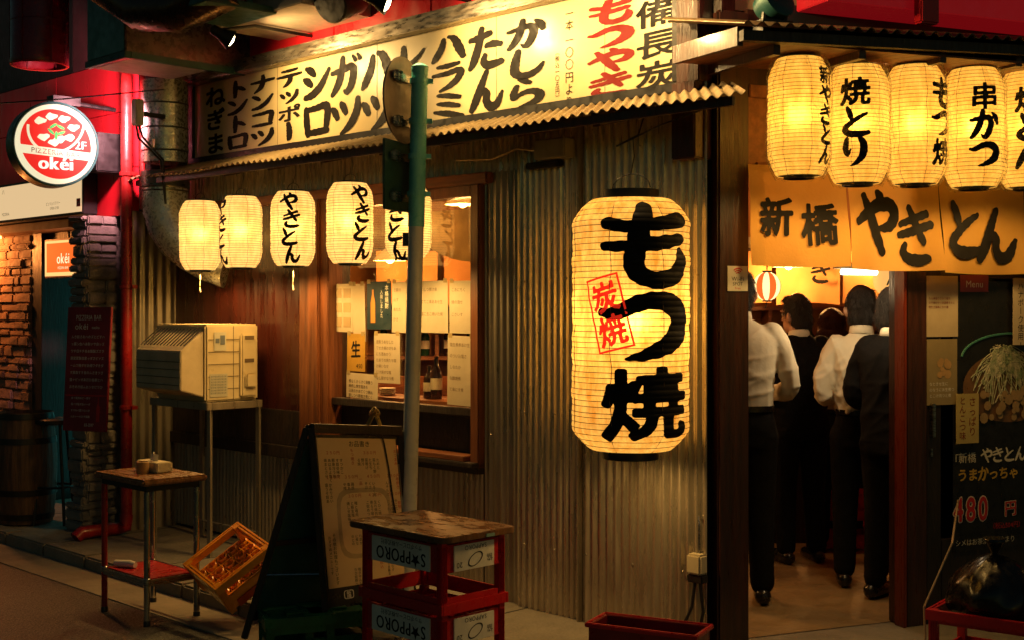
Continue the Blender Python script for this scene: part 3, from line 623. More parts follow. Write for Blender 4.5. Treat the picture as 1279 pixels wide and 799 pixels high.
mb = MB(); text_v(mb, '一〇〇', xa, zt - .135, sz * 1.05, flat(-.0775)); part('lettering', mb, M_REDINK, SG, 'small red price', fixn=False)
mb = MB(); text_v(mb, '円より', xa, zt - .325, sz * 1.05, flat(-.0775)); text_v(mb, '（税込一〇五円）', FA.X(696, -.077), zt - .20, .033, flat(-.0775)); part('lettering', mb, M_INK, SG, fixn=False)

# spot lamps over the sign
def sign_lamp(px, py, label, e=66, d=(.60, .62, -.34)):
    x, z = FA.px(px, py, -.66); t = thing('spot_lamp', label, 'lamp', FA, (x, -.66, z), 'spot lamps over the big menu sign')
    d = Vector(d).normalized(); q = Vector((x, -.66, z))
    m = MB(); m.lathe([(.012, -.13), (.03, -.12), (.036, -.06), (.062, 0.0), (.064, .012), (.060, .012)], q, 20, axis=d, caps=False); part('lamp_shade', m, M_BLACKMETAL, t, smooth=True)
    m = MB(); m.lathe([(.02, -.03), (.045, -.012), (.05, .002), (.03, .018), (.005, .024)], q, 18, axis=d); part('bulb', m, glow('halogen_bulb', (1.0, .82, .45), 14), t, smooth=True)
    m = MB(); m.tube([q - d * .10, q + Vector((-.03, .2, .12)), q + Vector((-.03, .63, .12))], .011, 8); part('arm', m, M_BLACKMETAL, t)
    lamp('lamp_light', t, q + d * .05, e, (1.0, .62, .22), .03, 'SPOT', rot=FA_dir(d), spot=R(158), blend=.9)
def FA_dir(d): return d
sign_lamp(287, 50, 'bright spot lamp beside the duct box over the left end of the big sign', 62, (.34, .74, -.44))
sign_lamp(482, 4, 'spot lamp above the round road sign over the big menu sign')
for px in (640, 765): sign_lamp(px, -48, 'spot lamp over the right half of the big menu sign', 40, (.3, .72, -.5))
# ------------------------------------------------------------------ paper lanterns
def lantern_profile(t, rad, kind):
    """radius at height fraction t"""
    s = abs(2 * t - 1)
    if kind == 'big':
        return rad * (1 - .20 * max(0, (s - .78) / .22) ** 2 * 1.6)
    return rad * (1 - .30 * max(0, (s - .55) / .45) ** 2.1)
def paper_lantern(label, fr, x, y, z0, z1, rad, words, face, group, kind='small', wrap=False, energy=8, tilt=0.0, wordsize=None, wordx=0.0, stamp=False, hang=.12, tassel=False, slim=None, down=10, fat=1.3):
    """words: one vertical word; face: heading in degrees of its middle, 0 = straight out of the facade, + towards its right"""
    pm = {'small': M_PAPER1, 'amber': M_PAPER2, 'big': M_PAPER3}[kind]
    nr = 44 if kind == 'big' else 30; H = z1 - z0
    t = thing('paper_lantern', label, 'lantern', fr, (x, y, z0), group)
    wob = random.random() * 6
    def rr(tt, a=0.0, sc=True):
        r = lantern_profile(tt, rad, kind) * (1 + .013 * math.sin(tt * 61 + wob) * math.sin(tt * 23 + 2 * wob))
        if sc: r *= 1 + (.010 if kind != 'big' else .007) * (abs(math.sin(math.pi * nr * tt)) - .6)
        return r * (1 + .008 * math.sin(3 * a + wob + 4 * tt) + .005 * math.sin(7 * a + 9 * tt))
    def surf(a, zz, off=0.0):
        tt = min(1, max(0, (zz - z0) / H)); r = rr(tt, a) + off
        return Vector((x + r * math.sin(a), y - r * math.cos(a), zz))
    nv, nu = nr * 4, 56
    m = MB(); m.grid(lambda u, v: surf(2 * math.pi * u, z0 + H * v), nu, nv); part('paper_shade', m, pm, t, smooth=True, angle=180, fixn=False)
    m = MB()
    for i in range(1, nr):
        zz = z0 + H * (i + random.uniform(-.16, .16)) / nr; m.tube([surf(2 * math.pi * k / 40, zz, .0006) for k in range(41)], .0011 if kind != 'big' else .0016, 4, False)
    part('hoops', m, M_RIB, t, 'fine bamboo hoops').__setitem__('kind', 'stuff')
    rt, rb = rr(1) * .70, rr(0) * .70
    m = MB()
    for k in range(7):
        a = wob + k * 2 * math.pi / 7; m.tube([surf(a + .02 * math.sin(j * 1.3 + k), z0 + H * j / 24, .0008) for j in range(25)], .0010 if kind != 'big' else .0017, 4, False)
    part('paper_seams', m, M_RIB, t, 'thin vertical paper seams').__setitem__('kind', 'stuff')
    cap = M_BLACKPL
    h1 = .05 if kind == 'big' else .018
    m = MB(); m.lathe([(rt, 0), (rt * 1.02, h1), (rt * .96, h1), (rt * .94, .004), (.004, .004)], (x, y, z1 - .006), 28, caps=False); m.lathe([(rr(1) * .995, 0), (rt, .006)], (x, y, z1 - .003), 28, caps=False); part('top_ring', m, cap, t, smooth=True)
    m = MB(); m.lathe([(.004, .0), (rb * .96, .0), (rb, -.002), (rb * 1.0, -h1), (rb * .94, -h1), (rb * .92, -.004), (.004, -.004)], (x, y, z0 + .006), 28, caps=False); m.lathe([(rr(0) * .995, .004), (rb, -.002)], (x, y, z0), 28, caps=False); part('bottom_ring', m, cap, t, smooth=True)
    m = MB(); arc = [(x + rt * .9 * math.cos(k * math.pi / 8), y, z1 + h1 + rt * .55 * math.sin(k * math.pi / 8)) for k in range(9)]
    m.tube(arc, .0028, 6); m.tube([(x, y, z1 + h1 + rt * .55), (x + .012, y + .01, z1 + h1 + rt * .55 + hang * .5), (x, y + .015, z1 + h1 + rt * .55 + hang)], .003, 6); part('handle', m, M_BLACKMETAL if not wrap else mat('pale_wire', (.55, .45, .22), .4, metal=.5), t)
    if tassel:
        m = MB(); m.tube([(x, y, z0 - .01), (x + .004, y, z0 - .06), (x - .003, y, z0 - .12)], .0022, 5); m.tube([(x - .003, y, z0 - .12), (x + .004, y, z0 - .15)], [.004, .006], 6); part('pull_cord', m, M_CREAM, t)
    fa = R(face)
    if words:
        m = MB(); n = len(words); ws = wordsize or (H * .80 / n)
        for i, ch in enumerate(words):
            zc = z0 + H * .5 + ws * (n / 2 - i - .5)
            dx = wordx * (1 if i % 2 else -.6)
            brush(m, ch, dx, zc, ws * (1.02 if kind != 'big' else 1.25) * (slim or 1), ws * .96, lambda gx, gz: surf(fa + gx / rad, gz, .0022), 64 if kind != 'big' else 96, .035, rot=tilt, fat=fat)
        part('lettering', m, M_INK, t, fixn=False)
    if stamp:
        m = MB(); sa = R(stamp); wq, hq = .17, .33; zc = z0 + H * .545; tl = R(14)
        f = lambda gx, gz: surf(sa + gx / rad, gz, .0024)
        def fr2(a, b): return (a * math.cos(tl) - b * math.sin(tl), zc + a * math.sin(tl) + b * math.cos(tl))
        for (xa, xb, za, zb) in ((-wq / 2, wq / 2, hq / 2 - .009, hq / 2), (-wq / 2, wq / 2, -hq / 2, -hq / 2 + .009), (-wq / 2, -wq / 2 + .009, -hq / 2 + .0092, hq / 2 - .0092), (wq / 2 - .009, wq / 2, -hq / 2 + .0092, hq / 2 - .0092)):
            m.grid(lambda u, v: f(*fr2(xa + (xb - xa) * u, za + (zb - za) * v)), 14, 14)
        for i, ch in enumerate('炭焼'):
            cx, cz = fr2(0, .072 - .148 * i); brush(m, ch, cx, cz, .135, .14, f, 72, .028, rot=tl)
        part('red_stamp', m, M_GLOWRED, t, fixn=False)
    if wrap:
        def film(u, v):
            a = 2 * math.pi * u; tt = v; pu = max(0, (abs(2 * tt - 1) - .72) / .28)
            r = rr(min(1, max(0, tt)), a, False) + .006 + .016 * pu * (1 if tt > .5 else .35) * (.5 + .5 * math.sin(17 * a + wob + 3 * math.sin(5 * a))) * (1 - .3 * pu) + .003 * math.sin(9 * a + 7 * tt + wob)
            zz = z0 - .012 + (H + .03) * tt + (.014 if tt > .5 else .004) * pu * math.sin(11 * a + wob)
            return Vector((x + r * math.sin(a), y - r * math.cos(a), zz))
        m = MB(); m.grid(film, 120, 40); part('plastic_wrap', m, M_FILM, t, smooth=True, angle=180, fixn=False)
    lamp('added_down_light', t, (x, y, z0 - .03), down, (1.0, .56, .15), .05, 'SPOT', rot=(0, 0, -1), spot=R(172), blend=.6)  # extra spot added below the lantern to brighten wall and street
    lamp('bulb_light', t, (x, y, z0 + H * .52), energy, (1.0, .80, .42), .04)
    return t
G1 = 'small paper lanterns under the awning'
for px, pt, pb, ww, face, lab in ((250, 248, 340, 51, 0, 'plain blank paper lantern beside the silver duct'), (301, 242, 337, 52, -64 + 45, 'paper lantern next to the blank one, its lettering turned mostly away'),
                             (366, 236, 335, 55, 40, 'paper lantern hanging before the red board with its lettering facing the street'), (437, 225, 332, 58, 78, 'paper lantern over the tavern window with its lettering turned aside'),
                             (510, 230, 325, 58, 44, 'paper lantern half hidden behind the road sign pole')):
    yy = -.30; x, z1 = FA.px(px, pt, yy); z0 = FA.Z(px, pb, yy); sc_ = 1 / ((FPX / (FA.world(x, yy, 0).y)))
    face = {250: -150, 301: -12, 366: 46, 437: 82, 510: 14}[px]
    paper_lantern(lab, FA, x, yy, z0 + .012, z1 - .02, ww / 2 * sc_, 'やきとん', face, G1, 'small', energy=.9, down=21, tassel=px in (250, 366), wordsize=.108, hang=2.47 - z1 - .02 + .0, wordx=.012, tilt=R(4))
x, z1 = FA.px(788, 250, -.40); z0 = FA.Z(788, 560, -.40); sc_ = FA.world(x, -.40, 0).y / FPX
paper_lantern('huge amber paper lantern with a red stamp hanging on the corrugated wall', FA, x, -.40, z0, z1, 73 * sc_, 'もつ焼', 56, None, 'big', energy=5.2, down=9, stamp=18, wordsize=.345, hang=.16)
G2 = 'wrapped amber lanterns over the entrance'
for i, (px, pt, pb, ww, word, face, lab, dy) in enumerate(((998, 66, 224, 80, '新やきとん', 22, 'wrapped amber lantern with the smallest lettering, beside the awning end', -.36), (1071, 76, 233, 80, '焼とり', -42, 'wrapped amber lantern lettered for grilled chicken, second over the entrance', -.38),
        (1143, 76, 234, 77, 'もつ焼', 20, 'wrapped amber lantern between the chicken and skewer lanterns, lettering half turned away', -.36), (1216, 80, 238, 78, '串かつ', -22, 'wrapped amber lantern lettered for fried skewers, fourth over the entrance', -.38),
        (1284, 84, 238, 76, '焼とん', -42, 'wrapped amber lantern above the noodle poster, next to the fried skewer lantern', -.36))):
    x, z1 = FB.px(px, pt, dy); z0 = FB.Z(px, pb, dy); sc_ = FB.world(x, dy, 0).y / FPX
    paper_lantern(lab, FB, x, dy, z0 + .012, z1 - .03, ww / 2 * sc_ * .97, word, face, G2, 'amber', wrap=True, energy=1.3, down=7, wordsize=.135 if len(word) < 4 else .088, hang=.06)

# ------------------------------------------------------------------ noren
NR = thing('shop_curtain', 'amber cloth shop curtain in panels with black brushed lettering over the entrance', 'curtain', FB, (1.3, -.06, 1.78))
def noren_y(x, z):
    k = (2.27 - z) / .5
    return -.075 - .022 * k * math.sin(x * 9.5 + .8 + 1.2 * k) - .010 * k * math.sin(x * 23 + 2 * z) - .03 * k
edges = [FB.X(934, -.08), FB.X(1055, -.07), FB.X(1170, -.07)]
edges += [edges[2] + .56, edges[2] + 1.12]
M_NOREN = mat('amber_noren_cloth', (.86, .48, .11), .85, col2=(.74, .38, .075), scale=3, bump=.3, bscale=70, trans=.5, contrast=.9)
for k in range(4):
    xa, xb = edges[k] + .004, edges[k + 1] - .004; dz = -.012 * k
    m = MB(); zb = 1.80 - .012 * k
    m.grid(lambda u, v: (xa + (xb - xa) * (u + .012 * math.sin(6 * v + k) * (1 - v) * (1 if u > .5 else -1)), noren_y(xa + (xb - xa) * u, zb + (2.27 - zb) * v) - .004 * (k % 2), zb + (2.275 + dz * .6 - zb) * v - .006 * math.sin(u * math.pi) * (1 - v)), 48, 24)
    part('cloth_panel', m, M_NOREN, NR, smooth=True, angle=180, fixn=False)
def nf(x, z): return (x, noren_y(x, z) - .0085, z)
m = MB(); brush(m, '新', (edges[0] * .72 + edges[1] * .28) - .005, 2.03, .20, .19, nf, 72, .034); brush(m, '橋', (edges[0] * .30 + edges[1] * .70), 2.0, .21, .21, nf, 72, .032); part('lettering', m, M_INK, NR, fixn=False)
m = MB(); brush(m, 'や', edges[1] * .70 + edges[2] * .30, 2.02, .25, .30, nf, 72, fat=1.35); brush(m, 'き', edges[1] * .28 + edges[2] * .72, 1.96, .22, .27, nf, 72, fat=1.35); part('lettering', m, M_INK, NR, fixn=False)
m = MB(); brush(m, 'と', edges[2] + .14, 2.00, .25, .27, nf, 72, fat=1.35); brush(m, 'ん', edges[2] + .36, 1.97, .28, .27, nf, 72, fat=1.35); part('lettering', m, M_INK, NR, fixn=False)
m = MB(); m.tube([(.19, -.06, 2.275), (2.5, -.06, 2.255)], .014, 10); part('curtain_rod', m, M_WOODX, NR)

# ------------------------------------------------------------------ road sign pole
PX, PYd = None, 6.62
def PW(px, py, Y): return Vector(((px - HX) / FPX * Y, Y, CZ - (py - HY) / FPX * Y))
pt, pb = PW(524.5, 86, PYd), PW(511, 640, PYd); dirv = (pt - pb).normalized(); p0 = pb + dirv * ((-.02 - pb.z) / dirv.z)
RS = thing('road_sign', 'round and square traffic signs seen from behind on a teal lit pole', 'sign', FW, tuple(p0))
m = MB(); m.tube([p0, pb + dirv * ((2.02 - pb.z) / dirv.z)], .040, 20); part('pole', m, M_POLEW, RS, 'lower pole with pale lantern light in its colour', smooth=True)
m = MB(); m.tube([pb + dirv * ((2.02 - pb.z) / dirv.z), pt], .043, 20); m.lathe([(.045, 0), (.045, .02), (.02, .035)], pt - dirv * .01, 18); part('upper_pole', m, M_POLE, RS, 'upper pole with teal light in its colour', smooth=True)
sd = Vector((-.62, -.78, 0)).normalized()     # plates face away to the left
nv_ = Vector((-.93, .37, 0)).normalized(); uv_ = Vector((nv_.y, -nv_.x, 0)).normalized()
def disc(c, r, th, seg=48):
    m = MB(); m.lathe([(r * .2, -th / 2), (r - .012, -th / 2), (r - .004, -th / 2 - .006), (r, -th / 2), (r, th / 2), (.01, th / 2)], c, seg, axis=-nv_, caps=True); return m
c0 = PW(516, 125, PYd) + nv_ * .055
part('round_plate', disc(c0, .225, .006), M_SIGNBACK, RS, 'back of the round plate', smooth=True)
c1 = PW(513, 221, PYd) + nv_ * .055
def rplate(c, wd, ht, th):
    m = MB(); m.box(-wd / 2, wd / 2, -th / 2, th / 2, -ht / 2, ht / 2)
    m.xform(lambda v: c + uv_ * v.x + nv_ * v.y + Vector((0, 0, v.z))); return m
part('square_plate', rplate(c1 , .40, .36, .012), M_TEALDARK, RS, 'back of the square plate', bevel=.004)
for c, dzs in ((c0, (.11, -.12)), (c1, (.10, -.11))):
    for dz in dzs:
        m = MB()
        for a in (-.11, -.075, .10):
            m.box(-.010, .010, -.018, .004, -.028, .028); 
            m.xform(lambda v: c - nv_ * .012 + uv_ * (a + v.x) + nv_ * v.y + Vector((0, 0, dz + v.z)), len(m.v) - 8)
        m.box(-.15, .06, -.012, -.004, -.004, .034); m.xform(lambda v: c - nv_ * .010 + uv_ * v.x + nv_ * v.y + Vector((0, 0, dz - .015 + v.z)), len(m.v) - 8)
        part('bracket', m, M_STEEL, RS)
for py in (102, 152, 196, 243):
    q = PW(524 - (py - 86) * .0245, py, PYd); m = MB(); m.lathe([(.043, -.014), (.049, -.014), (.049, .014), (.043, .014)], q, 20, caps=False); m.box(.045, .072, -.012, .012, -.012, .012); m.xform(lambda v: q + v, len(m.v) - 8); part('clamp', m, M_POLE, RS)
m = MB(); q = PW(511, 300, PYd); m.box(-.03, .0, -.045, -.041, -.035, .035); m.xform(lambda v: q + v); part('sticker', m, M_BLACKPL, RS)

# ------------------------------------------------------------------ ducts and wall fittings, top left
q0 = -.95; xr = FA.X(262, 0); zb = FA.Z(157, 70, q0); xl = FA.X(109, q0); xrr = FA.X(157, q0)
DB = thing('duct_box', 'large dark metal ventilation box jutting over the red wall', 'duct box', FA, (xrr - .3, -.4, zb))
m = MB(); m.box(xl, xrr, q0, .0, zb, zb + 1.4); part('casing', m, mat('soot_dark_metal_box', (.22, .17, .145), .30, metal=.55, col2=(.11, .085, .075), scale=9, bump=.15, bscale=50), DB, bevel=.006)
m = MB(); m.box(xl + .03, xrr - .03, q0 + .04, -.35, zb - .012, zb - .001); part('bottom_panel', m, mat('pale_bottom_panel', (.55, .55, .58), .6, dirt=.3, scale=12), DB)
m = MB(); m.box(xl + .012, xrr - .012, q0 - .006, q0 - .001, zb + .035, zb + 1.38); part('front_panel', m, mat('teal_lit_sheet', (.045, .20, .19), .4, dirt=.3), DB, bevel=.002)  # teal street light on the front face, painted on as a coloured sheet
m = MB(); m.box(xl - .012, xrr + .012, q0 - .012, q0 + .03, zb - .014, zb + .03); m.box(xrr - .02, xrr + .012, q0 + .031, -.01, zb - .014, zb + .03); part('flange', m, M_TEALDARK, DB, bevel=.003)
yd = -.30; xd = FA.X(206, yd)
RD = thing('round_duct', 'silver spiral duct dropping from the box and bending into the wall', 'duct', FA, (xd, yd, 1.9))
rdu = .158
m = MB(); m.tube([(xd, yd, zb - .002), (xd, yd, 2.62)], rdu, 28); part('pipe', m, M_DUCT, RD, smooth=True)
m = MB(); m.tube([(xd, yd, 2.44), (xd, yd, 2.30), (xd + .03, yd + .02, 2.19), (xd + .09, yd + .06, 2.09), (xd + .17, yd + .12, 2.01), (xd + .27, yd + .2, 1.94), (xd + .38, yd + .29, 1.89)], rdu, 28); part('elbow', m, M_DUCT, RD, smooth=True, angle=60)
m = MB()
for z in (3.03, 2.86, 2.70, 2.55, 2.42): m.lathe([(rdu + .001, -.006), (rdu + .007, 0), (rdu + .001, .006)], (xd, yd, z), 28, caps=False)
m.lathe([(rdu + .004, 0), (rdu + .012, .008), (rdu + .012, .11), (rdu + .004, .12)], (xd, yd, 2.44), 28, caps=False)
part('seam_ring', m, mat('dark_zinc', (.16, .16, .15), .35, metal=.9), RD, smooth=True)
m = MB(); m.box(-.02, .02, -.004, 0, -.03, .03); m.xform(lambda v: Vector((xd + .09, yd - .135, 2.74)) + v); part('sticker', m, mat('yellow_green_sticker', (.45, .50, .05), .5), RD)
# pipes running along the fascia near the top edge
x, z = FA.px(215, 12, -1.0)
m = MB(); m.tube([(x - .9, -1.05, z + .35), (x - .35, -1.0, z + .05), (x, -.95, z), (x + .35, -.8, z + .12)], .13, 20); solo('vent_hose', 'dark flexible duct lying over the metal box at the top edge', 'duct', m, mat('dark_bronze_metal', (.12, .07, .05), .3, metal=.8), FA, smooth=True, angle=60)
x, z = FA.px(268, 8, -.85)
TC = thing('tin_chimney', 'flat grey canopy cowl above the spot lamp at the top edge', 'vent cowl', FA, (x, -.85, z))
m = MB(); m.box(x - .36, x + .16, -1.0, -.52, z - .02, z + .02); part('cowl_plate', m, M_TEALDARK, TC, bevel=.005)
m = MB(); m.box(x - .26, x + .06, -.9, -.62, z + .021, z + .3); part('cowl_neck', m, M_TEALDARK, TC, bevel=.005)
xa, za = FA.px(272, 30, -.5); xb_ = FA.X(386, -.2)
m = MB(); m.box(xa, FA.X(385, -.5), -.55, -.031, FA.Z(300, 30, -.5), FA.Z(300, 30, -.5) + .45)
solo('air_box', 'pale square air box fixed on the red panels between the two spot lamps', 'box', m, mat('pale_orange_lit_box', (.50, .42, .33), .45, dirt=.3), FA, bevel=.006)
x, z = FA.px(412, 2, -.45)
VC = thing('exhaust_hood', 'dark round exhaust hood on the red panels at the top edge', 'vent', FA, (x, -.4, z))
ax = Vector((.1, -.9, -.4)).normalized()
m = MB(); m.lathe([(.10, -.25), (.125, -.2), (.13, 0), (.12, .01), (.01, .012)], (x, -.45, z), 28, axis=ax); part('cap', m, M_BLACKMETAL, VC, smooth=True)
m = MB(); m.tube([Vector((x, -.45, z)) - ax * .2, (x, -.03, z + .22)], .04, 10); part('neck', m, M_BLACKMETAL, VC)
# junction box and small conduit on the red pipe
x, z = FA.px(172, 142, -.62)
JB = thing('wall_lamp', 'small grey wall lamp with cables beside the silver duct', 'lamp', FA, (x, -.62, z - .1))
m = MB(); m.beam((x, -.58, z), (x - .02, -.41, z), .03, .03); part('arm', m, M_BLACKMETAL, JB)
m = MB(); m.box(x - .035, x + .035, -.65, -.59, z - .085, z + .095); part('case', m, mat('grey_abs_case', (.40, .42, .41), .4), JB, bevel=.008)
m = MB()
for k in (-.018, .018): m.tube([(x + k, -.62, z - .085), (x + k * 1.6, -.60, z - .16), (x + k, -.44, z - .30), (x, -.41, z - .6)], .008, 8)
part('cable', m, M_BLACKPL, JB)
m = MB(); m.box(x - .0385, x - .0355, -.645, -.595, z - .06, z + .07); part('lamp_glass', m, glow('pink_white_led', (1.0, .55, .55), 1.5), JB)
lamp('lamp_light', JB, (x - .08, -.66, z), 170, (1.0, .42, .46), .05, 'SPOT', rot=(-1, .26, -.10), spot=R(104), blend=.5)
x, z = FA.px(175, 295, -.2)
m = MB(); m.tube([(x + .12, -.01, z - .05), (x + .12, -.16, z - .02), (x + .05, -.22, z), (x - .06, -.24, z), (x - .09, -.24, z - .03), (x - .095, -.24, z - .10)], .032, 12); solo('vent_pipe', 'short grey hooked vent pipe below the silver duct', 'pipe', m, mat('grey_pvc', (.30, .31, .30), .35), FA, smooth=True, angle=60)
# small box and wires under the right end of the awning
x, z = FA.px(690, 186, -.12)
SB = thing('control_box', 'small grey electric box under the awning right of the window', 'electric box', FA, (x, -.05, z))
m = MB(); m.box(x - .12, x + .10, -.14, -.05, z - .05, z + .05); part('case', m, mat('dusty_grey_case', (.30, .27, .20), .55, dirt=.4), SB, bevel=.006)
m = MB(); m.box(x - .22, x + .02, -.10, -.05, z - .09, z - .055); part('tray', m, M_BLACKMETAL, SB, bevel=.006)
m = MB(); m.tube([(x - .12, -.1, z), (x - .3, -.08, z + .03), (x - .5, -.07, z - .01), (x - .8, -.06, z + .01)], .006, 6); part('cable', m, mat('yellowed_cable', (.40, .28, .10), .5), SB)
x, z = FA.px(775, 200, -.35)
m = MB(); m.tube([(x - .1, -.05, 2.55), (x + .0, -.22, 2.42), (x + .02, -.40, 2.35), (x + .2, -.30, 2.44), (x + .42, -.06, 2.56)], .0045, 6); solo('lantern_wire', 'black wire slung above the huge lantern', 'wire', m, M_BLACKPL, FA)
# meter box low on the corrugated wall
x, z = FA.px(875, 703, -.06)
MT = thing('outlet_box', 'cream weatherproof outlet box low on the corrugated wall by the corner post', 'outlet box', FA, (x, -.06, z - .12))
m = MB(); m.box(x - .042, x + .042, -.12, -.058, z - .045, z + .05); part('cover', m, M_CREAM, MT, bevel=.01)
m = MB(); m.box(x - .045, x + .045, -.11, -.058, z - .085, z - .046); part('socket_hood', m, M_BLACKPL, MT, bevel=.006)
m = MB(); m.tube([(x - .01, -.09, z - .085), (x - .02, -.10, z - .2), (x - .10, -.12, z - .38), (x - .22, -.2, z - .62)], .008, 8); m.tube([(x + .02, -.09, z - .085), (x + .03, -.08, z - .22), (x - .02, -.1, z - .5), (x - .05, -.12, z - .66)], .008, 8); part('cable', m, M_BLACKPL, MT)
m = MB(); m.tube([(x + .0, -.07, z + .05), (x + .0, -.07, z + .18), (x - .01, -.06, z + .22)], .006, 6); part('conduit', m, M_STEEL, MT)
# wifi notice on the corner post
x, z = FB.px(921.5, 348, -.034)
WS = thing('wifi_notice', 'small square wireless notice stuck on the dark corner post', 'notice', FB, (x, -.033, z - .05))
m = MB(); m.box(x - .055, x + .055, -.0345, -.031, z - .06, z + .058); part('card', m, M_PAPERW, WS)
m = MB()
for r in (.012, .022, .032): m.tube([(x + r * math.sin(a), -.0352, z + .015 + r * math.cos(a)) for a in np.linspace(-.8, .8, 9)], .0028, 5)
part('symbol', m, M_REDINK, WS)
m = MB(); text_h(m, 'Wi-Fi', x, z - .012, .028, flat(-.0349), centre=True); text_h(m, 'SPOT', x, z - .034, .022, flat(-.0349), centre=True); part('lettering', m, M_INK, WS, fixn=False)
m = MB(); text_h(m, 'Free', x, z - .052, .016, flat(-.0349), centre=True); part('lettering', m, M_REDINK, WS, fixn=False)
# flood lamp, band and red sign over the entrance roof
x, z = FB.px(968, 8, -.35)
FLD = thing('flood_lamp', 'dark round flood lamp standing on the entrance roof', 'lamp', FB, (x, -.35, z - .1))
m = MB(); m.lathe([(.02, -.09), (.06, -.08), (.085, -.02), (.09, .03), (.08, .035), (.01, .03)], (x, -.35, z + .02), 24, axis=(.2, -.9, .35)); part('head', m, M_TEALDARK, FLD, smooth=True)
m = MB(); m.box(x - .09, x + .07, -.39, -.31, z - .13, z - .07); m.tube([(x - .06, -.35, z - .08), (x - .05, -.35, z + .02)], .014, 8); m.tube([(x + .05, -.35, z - .08), (x + .05, -.35, z + .02)], .014, 8); part('bracket', m, M_BLACKMETAL, FLD)
za = FB.Z(1000, 8, -.12)
x0 = FB.X(1005, -.12); m = MB(); m.box(FB.X(975, -.02), 6, -.05, .029, za - .22, za + .02); solo('cladding_band', 'dark navy cladding band above the entrance roof', 'cladding', m, mat('navy_band', (.022, .040, .060), .45), FB)
RB = thing('red_shop_sign', 'red sign box with a bracket above the entrance lanterns', 'sign', FB, (x0 + 1, -.2, za))
zs = FB.Z(1150, 14, -.30)
m = MB(); m.box(x0, 6, -.30, -.052, zs, zs + .8); part('sign_box', m, mat('backlit_red_panel', (.55, .012, .03), .35, emit=(.8, .012, .02), es=.14), RB, bevel=.004)
xk = FB.X(1159, -.34); m = MB(); m.box(xk - .055, xk + .055, -.36, -.301, zs - .07, zs + .3); part('bracket', m, M_REDWALL, RB, bevel=.008)
# ------------------------------------------------------------------ pizzeria next door
PB = thing('pizzeria_building', 'red fronted pizzeria with a ledgestone pillar and glowing doorway', 'building', FA, (-6.2, -.4, 0))
CY = -.40; xR = FA.X(158, CY)
b = MB(); zsplit = [2.62, 3.02, 3.40]; 
for za, zb_ in zip(zsplit[:-1], zsplit[1:]):
    for xa, xb_ in ((-9.5, -7.1), (-7.1, -6.0), (-6.0, xR)): b.box(xa + .003, xb_ - .003, CY, CY + .1, za + .003, zb_ - .003)
b.box(-5.60, xR - .002, CY, CY + .1, 2.27, 2.619)
part('wall_panel', b, M_REDWALL, PB, 'glossy red wall panels', bevel=.003)
b = MB(); b.box(-9.5, xR, CY + .11, .0, 2.3, 6.5); b.box(xR - .10, xR, CY + .11, .30, 0, 2.3); part('wall_core', b, M_BLACKWOOD, PB)
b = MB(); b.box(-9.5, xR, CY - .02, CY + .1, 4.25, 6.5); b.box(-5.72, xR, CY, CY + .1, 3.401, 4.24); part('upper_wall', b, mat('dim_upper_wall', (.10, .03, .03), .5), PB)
c = MB(); c.grid(lambda u, v: (xR + .002 + .006 * (1 + math.sin((CY + (.4) * u) * 2 * math.pi / .07)), CY + .40 * u, 2.3 * v), 60, 2); part('side_cladding', c, M_GALVDK, PB, 'grey ribbed cladding on the side', smooth=True, angle=180)
b = MB(); b.box(-9.3, -7.32, CY - .03, CY + .1, 3.42, 4.22); wf2 = part('window', b, mat('grey_window_frame', (.28, .27, .24), .4), PB, bevel=.004)
b = MB()
for xa in (-9.2, -8.55, -7.9): b.box(xa, xa + .52, CY - .035, CY - .031, 3.48, 4.18)
part('pane', b, mat('dim_window_pane', (.05, .06, .05), .1, emit=(.35, .30, .12), es=.12), wf2)
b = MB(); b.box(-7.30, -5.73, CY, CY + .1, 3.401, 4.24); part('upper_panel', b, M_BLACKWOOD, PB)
# header strip and recess
b = MB(); b.box(-9.5, -5.75, CY - .02, CY + .5, 2.22, 2.285); part('header', b, mat('amber_header', (.45, .20, .06), .5), PB, bevel=.004)
# stone walls
def stones(mb, x0, x1, y0, y1, z0, z1, face='y', seed=1, hmin=.042, hmax=.095):
    r = random.Random(seed); z = z0
    while z < z1 - .01:
        h = min(r.uniform(hmin, hmax), z1 - z); a = x0 if face == 'y' else y0; end = x1 if face == 'y' else y1
        while a < end - .001:
            L = r.uniform(.10, .34); b_ = min(a + L, end)
            if end - b_ < .05: b_ = end
            d = r.uniform(0, .038); s1, s2 = r.uniform(-.006, .006), r.uniform(-.006, .006)
            if face == 'y': mb.hexa([(a + .002, y0 - d, z + .002), (b_ - .002, y0 - d + s1, z + .002), (b_ - .002, y1, z + .002), (a + .002, y1, z + .002), (a + .002, y0 - d + s2, z + h - .002), (b_ - .002, y0 - d - s1, z + h - .002 + s2), (b_ - .002, y1, z + h - .002), (a + .002, y1, z + h - .002)])
            else: mb.hexa([(x0, a + .002, z + .002), (x1 + d, a + .002, z + .002), (x1 + d + s1, b_ - .002, z + .002), (x0, b_ - .002, z + .002), (x0, a + .002, z + h - .002), (x1 + d + s2, a + .002, z + h - .002), (x1 + d, b_ - .002, z + h - .002), (x0, b_ - .002, z + h - .002)])
            a = b_
        z += h
M_STONE = mat('ledgestone', (.34, .30, .26), .75, col2=(.09, .08, .075), scale=5, bump=1.0, bscale=26, contrast=1.4)
M_STONE2 = mat('pinkish_stone_brick', (.36, .22, .14), .8, col2=(.15, .085, .06), scale=4, bump=.8, bscale=22, contrast=1.4)
xpl, xpr = FA.X(90, -.62), FA.X(108, -.62)
